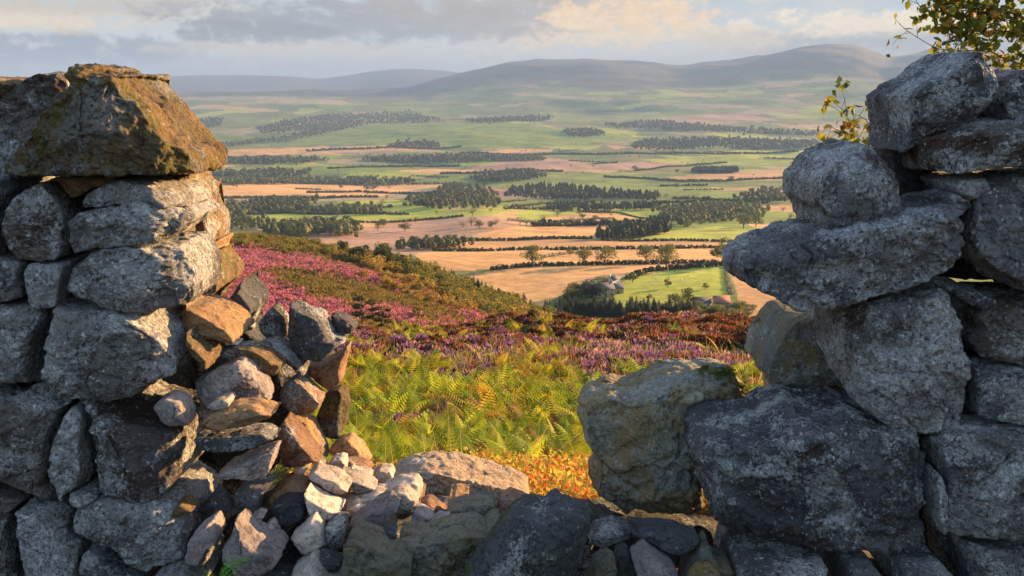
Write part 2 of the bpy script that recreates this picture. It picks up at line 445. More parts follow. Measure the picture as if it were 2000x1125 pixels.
# hill flanks: grass, bracken and heather in large soft patches
hp = sst(n2(TX, TY, 1500, 5, 6.2), -0.15, 0.35)[..., None] * sst(TD, 9500, 12000)[..., None]
C = C * (1 - hp) + np.array([0.05, 0.042, 0.035]) * hp
far = infront & (TD > 500)
wob = n2(TX, TY, 160, 3, 2.2)
for c, p in FIELDS:
    m_ = far & inpoly(U + wob * 3.0, Vv + wob * 0.6, p)
    C[m_] = np.array(c)
# heather and bracken on the spur
HEATH = np.array([0.27, 0.12, 0.12]); HEATH2 = np.array([0.20, 0.10, 0.07]); BRAK = np.array([0.27, 0.17, 0.04]); BRAK2 = np.array([0.17, 0.14, 0.035])
spur = infront & (TD > 66) & (TD < 500)
def spur_colour(u, v, x, y):
    """0 heather, 1 bracken/grass, by place"""
    nz = n2(x, y, 26, 4, 7.7)
    q = np.zeros(np.shape(u))
    crest = np.interp(u, [440, 600, 750, 850, 950, 1050], [462, 476, 506, 540, 578, 612])
    edge = np.interp(u, [440, 520, 640, 760, 860, 950, 1050], [20, 24, 36, 44, 46, 40, 60])
    q = np.where(v < crest + edge * .8 + nz * 8, 1.0, q)
    for p in ("520 528 560 524 650 538 740 558 800 575 870 600 930 632 900 640 860 622 800 606 760 600 700 600 620 585 560 560 530 545",
              "690 626 740 618 800 640 780 660 680 660", "790 575 830 590 850 610 870 650 840 650 810 615"):
        q = np.where(inpoly(u + nz * 7, v + nz * 4, PP(p)), 1.0, q)
    return q, nz
q, nz = spur_colour(U, Vv, TX, TY)
mixn = sst(nz, -0.4, 0.4)[..., None]
sc_ = np.where(q[..., None] > 0.5, BRAK * (1 - mixn) + BRAK2 * mixn, HEATH * (1 - mixn) + HEATH2 * mixn)
C = np.where(spur[..., None], sc_, C)
nr, nc = TX.shape
V = np.stack([TX, TY, TZ], -1).reshape(-1, 3)
idx = np.arange(nr * nc).reshape(nr, nc)
Fq = np.stack([idx[:-1, :-1], idx[:-1, 1:], idx[1:, 1:], idx[1:, :-1]], -1).reshape(-1, 4)
# close the ring behind the camera and the small hole under it
V = np.concatenate([V, [[0, 0, -1.62]]]); Cc = np.concatenate([C.reshape(-1, 3), [soil]])
ctr = len(V) - 1
Fq = np.concatenate([Fq, np.stack([np.full(nc - 1, ctr), idx[0, 1:], idx[0, :-1], np.full(nc - 1, ctr)], -1)[:, [0, 2, 1, 0]] * 0 + np.stack([np.full(nc - 1, ctr), idx[0, :-1], idx[0, 1:], idx[0, 1:]], -1)]) if False else Fq
gm, G = new_mat('ground')
ca = G.n('ShaderNodeVertexColor', layer_name='Col').outputs[0]
geo = G.n('ShaderNodeNewGeometry').outputs['Position']
dist = G.n('ShaderNodeVectorMath', operation='LENGTH', ins={0: geo}).outputs['Value']
nfar = G.noise(geo, 0.010, 8, 0.65)
nmid = G.noise(geo, 0.12, 5, 0.65)
nnear = G.noise(geo, 3.0, 6, 0.7)
# plough and drill lines in the stubble, world aligned
rows = G.n('ShaderNodeTexWave', wave_type='BANDS', bands_direction='DIAGONAL', ins={'Vector': geo, 'Scale': 0.022, 'Distortion': 2.5, 'Detail': 3.0, 'Detail Scale': 0.4}).outputs['Fac']
v1 = G.mix(G.ss(nfar, 0.3, 0.7), (0.72, 0.72, 0.72), (1.22, 1.22, 1.22))
v2 = G.mix(G.ss(nmid, 0.3, 0.7), (0.78, 0.78, 0.78), (1.18, 1.18, 1.18))
v3 = G.mix(G.ss(nnear, 0.3, 0.7), (0.6, 0.6, 0.6), (1.3, 1.3, 1.3))
farm = G.ss(dist, 500.0, 700.0)
cc = G.mix(1.0, ca, v2, 'MULTIPLY')
cc = G.mix(farm, G.mix(1.0, cc, v3, 'MULTIPLY'), G.mix(1.0, cc, v1, 'MULTIPLY'))
cc = G.mix(G.m('MULTIPLY', farm, 0.5), cc, G.mix(1.0, cc, G.mix(rows, (0.82, 0.82, 0.82), (1.1, 1.1, 1.1)), 'MULTIPLY'))
bmp = G.n('ShaderNodeBump', ins={'Strength': 0.6, 'Distance': 0.6, 'Height': G.m('ADD', nmid, G.m('MULTIPLY', nnear, 0.3))})
bs = G.n('ShaderNodeBsdfPrincipled', ins={'Base Color': cc, 'Roughness': 0.95, 'Specular IOR Level': 0.1, 'Normal': bmp.outputs[0]})
G.t.links.new(bs.outputs[0], G.n('ShaderNodeOutputMaterial').inputs[0])
tag(mesh_np('ground', V, Fq, gm, smooth=True, col=Cc), 'moorland slope, farmed valley floor and far rounded hills', None, kind='structure')
# ------------------------------------------------------------------ rock materials
def rock_mat(name, c1, c2, lichen=0.5, lc=(0.74, 0.75, 0.74), brown=0.3, bc=(0.075, 0.04, 0.028), moss=0.0, mc=(0.085, 0.10, 0.02),
             strata=0.0, bump=1.0, warm=0.0, wc=(0.40, 0.24, 0.10)):
    m, R = new_mat(name)
    tcn = R.n('ShaderNodeTexCoord'); oi = R.n('ShaderNodeObjectInfo')
    off = R.n('ShaderNodeVectorMath', operation='SCALE', ins={0: (13.1, 7.7, 21.3), 'Scale': oi.outputs['Random']})
    P = R.n('ShaderNodeVectorMath', operation='ADD', ins={0: tcn.outputs['Object'], 1: off.outputs[0]}).outputs[0]
    big = R.noise(P, 4.0, 5, 0.6); mid = R.noise(P, 16.0, 6, 0.7); fin = R.noise(P, 90.0, 5, 0.75); grain = R.noise(P, 380.0, 3, 0.8)
    bb = R.noise(P, 6.5, 6, 0.72, 0.6)
    Pw = R.n('ShaderNodeVectorMath', operation='ADD', ins={0: P, 1: R.n('ShaderNodeVectorMath', operation='SCALE', ins={0: R.n('ShaderNodeTexNoise', ins={'Vector': P, 'Scale': 22.0, 'Detail': 4.0}).outputs['Color'], 'Scale': 0.05}).outputs[0]}).outputs[0]
    vor = R.n('ShaderNodeTexVoronoi', feature='DISTANCE_TO_EDGE', ins={'Vector': Pw, 'Scale': 70.0}).outputs['Distance']
    vor2 = R.n('ShaderNodeTexVoronoi', feature='F1', ins={'Vector': Pw, 'Scale': 38.0}).outputs['Distance']
    col = R.mix(R.ss(big, 0.35, 0.65), c1, c2)
    col = R.mix(R.m('MULTIPLY', R.m('MULTIPLY', R.ss(mid, 0.46, 0.60), R.ss(bb, 0.35, 0.6)), 0.75), col, tuple(v * 0.38 for v in c1))
    # individual value shift
    col = R.mix(1.0, col, R.mix(oi.outputs['Random'], (0.70, 0.71, 0.73), (1.30, 1.27, 1.22)), 'MULTIPLY')
    if warm: col = R.mix(R.m('MULTIPLY', R.ss(R.noise(P, 7.0, 5, 0.6, 0.4), 0.42, 0.60), warm), col, wc)
    if brown: col = R.mix(R.m('MULTIPLY', R.ss(bb, 0.60 - brown * .12, 0.66 - brown * .10), 0.85), col, bc)
    if moss: col = R.mix(R.m('MULTIPLY', R.ss(R.m('ADD', R.noise(P, 5.0, 7, 0.7, 0.5), R.m('MULTIPLY', R.m('SUBTRACT', fin, 0.5), 0.4)), 0.62 - moss * .22, 0.74 - moss * .2), 0.9), col, R.mix(R.ss(fin, 0.4, 0.6), mc, tuple(v * 1.9 for v in mc)))
    lm = None
    if lichen:
        lsum = R.m('ADD', R.m('MULTIPLY', mid, 0.45), R.m('MULTIPLY', R.noise(P, 4.2, 5, 0.6), 0.95))
        lsum = R.m('ADD', lsum, R.m('MULTIPLY', fin, 0.45))
        lm = R.ss(lsum, 1.01 - lichen * .13, 1.10 - lichen * .12)
        lm = R.m('MULTIPLY', lm, R.m('SUBTRACT', 1.0, R.m('MULTIPLY', R.ss(R.m('MULTIPLY', vor, -1.0), -0.10, -0.015), 0.7)))
        lcol = R.mix(R.ss(vor2, 0.1, 0.6), lc, tuple(v * 0.62 for v in lc))
        col = R.mix(R.m('MULTIPLY', lm, 0.82), col, lcol)
        sm_ = R.ss(R.m('ADD', fin, R.m('MULTIPLY', R.noise(P, 30.0, 2), 0.5)), 0.88, 0.93)     # small pale spots
        col = R.mix(R.m('MULTIPLY', sm_, 0.6 * min(1, lichen * 1.6)), col, tuple(v * 1.3 for v in lc))
    dk = R.ss(fin, 0.37, 0.47)
    col = R.mix(R.m('MULTIPLY', R.m('SUBTRACT', 1.0, dk), 0.8), col, tuple(v * 0.3 for v in c1))
    col = R.mix(1.0, col, R.mix(grain, (0.62, 0.62, 0.62), (1.38, 1.38, 1.38)), 'MULTIPLY')
    h = R.m('ADD', R.m('MULTIPLY', mid, 0.030), R.m('MULTIPLY', fin, 0.020))
    h = R.m('ADD', h, R.m('MULTIPLY', grain, 0.0030))
    if lichen: h = R.m('ADD', h, R.m('MULTIPLY', lm, 0.0025))
    # hairline cracks
    ck = R.n('ShaderNodeTexVoronoi', feature='DISTANCE_TO_EDGE', ins={'Vector': Pw, 'Scale': 5.5}).outputs['Distance']
    cr = R.m('MULTIPLY', R.m('SUBTRACT', 1.0, R.ss(ck, 0.0, 0.014)), R.ss(R.noise(P, 3.0, 2), 0.56, 0.60))
    col = R.mix(R.m('MULTIPLY', cr, 0.6), col, (0.012, 0.011, 0.010))
    h = R.m('SUBTRACT', h, R.m('MULTIPLY', cr, 0.008))
    if strata:
        sx = R.n('ShaderNodeMapping', ins={'Vector': P, 'Scale': (2.0, 2.0, 26.0), 'Rotation': (0.0, 0.12, 0.0)}).outputs[0]
        st = R.noise(sx, 2.2, 4, 0.6, 0.2)
        h = R.m('ADD', h, R.m('MULTIPLY', st, 0.016 * strata))
        col = R.mix(R.m('MULTIPLY', R.ss(st, 0.45, 0.6), 0.35 * strata), col, tuple(v * 0.55 for v in c2))
    bp = R.n('ShaderNodeBump', ins={'Strength': 0.9 * bump, 'Distance': 1.0, 'Height': h})
    b = R.n('ShaderNodeBsdfPrincipled', ins={'Base Color': col, 'Roughness': 0.88, 'Specular IOR Level': 0.22, 'Normal': bp.outputs[0]})
    R.t.links.new(b.outputs[0], R.n('ShaderNodeOutputMaterial').inputs[0])
    return m
M = dict(
    L=rock_mat('rock_lichen_grey', (0.135, 0.128, 0.128), (0.297, 0.284, 0.277), lichen=1.05, brown=0.30),
    LB=rock_mat('rock_lichen_brown', (0.135, 0.115, 0.101), (0.230, 0.203, 0.189), lichen=0.85, brown=0.95),
    G=rock_mat('rock_dark_grey', (0.108, 0.105, 0.113), (0.243, 0.236, 0.243), lichen=0.8, brown=0.15),
    B=rock_mat('rock_brown', (0.17, 0.12, 0.065), (0.25, 0.17, 0.085), lichen=0.35, brown=0.35, moss=0.35, warm=0.3),
    D=rock_mat('rock_capstone', (0.105, 0.078, 0.042), (0.18, 0.118, 0.052), lichen=0.5, lc=(0.32, 0.33, 0.33), brown=0.35, moss=0.5, mc=(0.075, 0.07, 0.015), warm=0.25),
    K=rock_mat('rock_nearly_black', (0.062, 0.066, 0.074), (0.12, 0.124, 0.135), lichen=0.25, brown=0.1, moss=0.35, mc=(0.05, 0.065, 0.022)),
    M=rock_mat('rock_mossy', (0.19, 0.185, 0.15), (0.28, 0.25, 0.19), lichen=0.30, lc=(0.30, 0.33, 0.30), brown=0.15, moss=0.45, mc=(0.085, 0.095, 0.025), warm=0.35, wc=(0.24, 0.15, 0.06)),
    T=rock_mat('rock_tan_sandstone', (0.40, 0.30, 0.21), (0.50, 0.38, 0.27), lichen=0.2, brown=0.15, bc=(0.2, 0.13, 0.08), strata=0.3, bump=0.8),
    V=rock_mat('rock_grey_olive', (0.203, 0.203, 0.176), (0.324, 0.304, 0.230), lichen=0.6, lc=(0.42, 0.46, 0.47), brown=0.15, moss=0.35, mc=(0.12, 0.125, 0.03), warm=0.75, wc=(0.25, 0.17, 0.06), bump=.8),
    S=rock_mat('rock_pale_sandstone', (0.486, 0.419, 0.365), (0.634, 0.540, 0.459), lichen=0.12, lc=(0.5, 0.48, 0.46), brown=0.10, bc=(0.20, 0.13, 0.09), strata=0.3, bump=0.7),
    O=rock_mat('rock_ochre_sandstone', (0.33, 0.205, 0.11), (0.44, 0.27, 0.14), lichen=0.15, lc=(0.40, 0.37, 0.33), brown=0.25, strata=0.8, bump=0.8),
    P=rock_mat('rock_purple_grey', (0.30, 0.25, 0.24), (0.42, 0.36, 0.34), lichen=0.25, lc=(0.40, 0.38, 0.38), brown=0.25, bc=(0.10, 0.06, 0.05), bump=0.85),
    R=rock_mat('rock_russet', (0.297, 0.176, 0.115), (0.419, 0.243, 0.149), lichen=0.15, brown=0.3, strata=0.3),
)

# ------------------------------------------------------------------ rock builder
def chaikin(p, n=1, q=0.25):
    for _ in range(n):
        a = p * (1 - q) + np.roll(p, -1, 0) * q; b = p * q + np.roll(p, -1, 0) * (1 - q)
        p = np.stack([a, b], 1).reshape(-1, 2)
    return p
ROCKSEED = [0]
def rock(name, poly, y, thick, mat, label, cat='stone', facets=(), rough=1.0, rnd=None, cuts=7, cutmax=0.12, hi=1.0, group=None, soft=1, k=None):
    """a stone: outline as seen on the wall at distance y (m), its own thickness, planar breaks and weathered surface.
    facets: (px, py, nx, ny, slope): past a line through that point the face falls back by slope per metre."""
    ROCKSEED[0] += 1; rs = np.random.default_rng(100 + ROCKSEED[0])
    p = np.array(PP(poly) if isinstance(poly, str) else poly, float)
    ax, az_ = ray(p[:, 0], p[:, 1])
    # a point of the outline belongs to the near or the far edge of the stone, whichever shows from where the photo was taken
    if k is None: k = 0.75 if 'rubble' in name or name in ('flat_stone', 'long_slab', 'mossy_block', 'pointed_stone', 'dark_peaked_stone') else 0.18
    y0_ = y; y1_ = y + thick * 0.72 * k
    ea = np.roll(ax, -1) - np.roll(ax, 1); ez = np.roll(az_, -1) - np.roll(az_, 1); en = np.hypot(ea, ez)
    sg = np.sign((ax * np.roll(az_, -1) - np.roll(ax, -1) * az_).sum()); sg = 1.0 if sg == 0 else sg
    tx = np.clip(.5 + .75 * sg * ez / en, 0, 1); tz = np.clip(.5 - .75 * sg * ea / en, 0, 1)
    est = float(np.sqrt(np.ptp(ax) * np.ptp(az_))) * y
    if k == 0.75 and name != 'long_slab': thick = min(thick, 0.05 + 0.75 * est); y1_ = y + thick * 0.72 * k
    pxa = np.asarray(p)[:, 0]
    kx = max(k, .8) if ((pxa.max() > 395 and pxa.max() < 1000) or (pxa.min() < 1720 and pxa.min() > 1000)) else k
    x1_ = y + thick * .8 * kx
    yl = x1_ if ax.min() > 0 else y0_; yr = x1_ if ax.max() < 0 else y0_
    yt = y1_ if az_.max() < 0 else y0_; yb_ = y0_ if az_.min() < 0 else y1_
    pr = np.stack([ax * (yl + (yr - yl) * tx), az_ * (yb_ + (yt - yb_) * tz)], 1)
    size = float(np.sqrt(np.ptp(pr[:, 0]) * np.ptp(pr[:, 1])))
    if soft: pr = chaikin(pr, soft, 0.10)
    # area centroid
    x0, z0 = pr[:, 0], pr[:, 1]; x1, z1 = np.roll(x0, -1), np.roll(z0, -1)
    cr = x0 * z1 - x1 * z0; A = cr.sum() / 2
    c = np.array([((x0 + x1) * cr).sum(), ((z0 + z1) * cr).sum()]) / (6 * A)
    if A < 0: pr = pr[::-1]
    cell = max(0.0042, size / 62) / hi
    seg = np.linalg.norm(np.roll(pr, -1, 0) - pr, axis=1); L = np.concatenate([[0], np.cumsum(seg)])
    n = int(max(48, L[-1] / cell)); t = np.arange(n) / n * L[-1]
    cl = np.concatenate([pr, pr[:1]])
    ring = np.stack([np.interp(t, L, cl[:, 0]), np.interp(t, L, cl[:, 1])], 1) - c
    ring = ring * 1.012
    if rnd is None: rnd = min(0.17 * size, 0.38 * thick)
    kf = k; k = int(max(12, size * 0.5 / cell))
    s = np.sin(np.linspace(0, 1, k) * pi / 2) ** 0.9         # denser towards the rim
    s[0] = 0
    pw = 2.7
    yf = -thick * 0.5 + rnd * (1 - (1 - s ** pw) ** (1 / pw))
    kb = int(max(6, (thick - 2 * rnd) / cell / 1.5))
    ss_ = np.ones(kb); ys = np.linspace(-thick / 2 + rnd, thick / 2 - rnd, kb + 2)[1:-1]
    ks = int(max(7, k * 0.45)); sb = np.sin(np.linspace(1, 0, ks) * pi / 2); sb[-1] = 0
    yb = thick * 0.5 - rnd * (1 - (1 - sb ** pw) ** (1 / pw))
    SS = np.concatenate([s, ss_ * 1.0, sb]); YY = np.concatenate([yf, ys, yb])
    if len(ys): SS[k:k + kb] = 1.0 + 0.02 * np.sin(np.linspace(0, pi, kb))
    R_ = len(SS)
    P = np.zeros((R_, n, 3))
    P[:, :, 0] = SS[:, None] * ring[None, :, 0]; P[:, :, 2] = SS[:, None] * ring[None, :, 1]; P[:, :, 1] = YY[:, None]
    # planar breaks traced from the photo, on the front half only
    fw = np.clip(0.5 - YY / thick, 0, 1)[:, None]
    fw = np.clip(fw * 1.25, 0, 1)
    push = np.zeros((R_, n))
    for (fx, fy, nx, ny, sl) in facets:
        a, b = ray(fx, fy); q = np.array([a * y, b * y]) - c
        nv = np.array([nx, -ny], float); nv /= np.linalg.norm(nv)
        dd = (P[:, :, 0] - q[0]) * nv[0] + (P[:, :, 2] - q[1]) * nv[1]
        e = size * 0.02
        push += sl * (0.5 * (dd + np.sqrt(dd * dd + e * e))) 
    push = np.minimum(push, thick * 1.2)
    P[:, :, 1] += push * fw
    V = P.reshape(-1, 3)
    # broken corners: cut by random planes
    for ic in range(cuts + 8):
        nrm = rs.normal(size=3)
        if ic < cuts: nrm[1] = -(0.35 + abs(nrm[1])); dep = rs.uniform(0.01, cutmax)
        else: nrm[1] = -(1.5 + 2.2 * rs.random()); dep = rs.uniform(0.025, 0.085)      # broad planes across the face
        nrm /= np.linalg.norm(nrm)
        pj = V @ nrm; h = np.quantile(pj, .995)
        cc_ = h - size * dep
        over = pj - cc_; e = size * 0.004
        o2 = 0.5 * (over + np.sqrt(over * over + e * e))
        V = V - o2[:, None] * nrm * 0.96
    # normals for displacement
    P = V.reshape(R_, n, 3)
    du = np.roll(P, -1, 1) - np.roll(P, 1, 1); dv = np.gradient(P, axis=0)
    nr_ = np.cross(du, dv).reshape(-1, 3)
    ln = np.linalg.norm(nr_, axis=1, keepdims=True)
    cen = V / np.maximum(np.linalg.norm(V, axis=1, keepdims=True), 1e-9)
    nr_ = np.where(ln > 1e-10, nr_ / np.maximum(ln, 1e-10), cen)
    if (nr_ * cen).sum() < 0: nr_ = -nr_
    sd_ = rs.uniform(0, 90, 3)
    d = fbm(V / (size * 0.62) + sd_, 3) * 0.020 * size
    bumpy = ridged(V / (size * 0.42) + sd_ + 9, 3)
    d += (np.clip(bumpy, -0.2, 1.2) - 0.5) * 0.022 * size
    # terraced flakes
    fl = fbm(V * np.array([1, 1, 1.6]) / (size * 0.35) + sd_ + 31, 3)
    d += (np.tanh((fl - 0.05) * 18) * 0.5) * 0.032 * size
    # a few deep seams
    seam = np.abs(pn(V / (size * 0.55) + sd_ + 50))
    d -= np.exp(-(seam / 0.014) ** 2) * 0.028 * size * (pn(V / size + sd_) > -0.05)
    d += fbm(V / 0.045 + sd_, 4, 0.6) * 0.0095 * min(1.6, max(.5, size / 0.3))
    V = V + nr_ * (d * rough)[:, None] * np.array([.5, 1, .5])
    V = V.reshape(R_, n, 3)
    V[0] = V[0].mean(0); V[-1] = V[-1].mean(0)
    V = V.reshape(-1, 3)
    ii = np.arange(R_ * n).reshape(R_, n); jj = np.roll(ii, -1, 1)
    Fq = np.stack([ii[:-1], jj[:-1], jj[1:], ii[1:]], -1).reshape(-1, 4)
    # faces must look outwards
    Fq = Fq[:, ::-1] if (np.cross(V[Fq[:, 1]] - V[Fq[:, 0]], V[Fq[:, 3]] - V[Fq[:, 0]]) * (V[Fq[:, 0]])).sum() < 0 else Fq
    o = mesh_np(name, V, Fq, M[mat] if isinstance(mat, str) else mat, smooth=True)
    o.location = (c[0], y + thick * 0.5 - min(0.05, thick * .2), c[1])
    tag(o, label, cat, group)
    return o
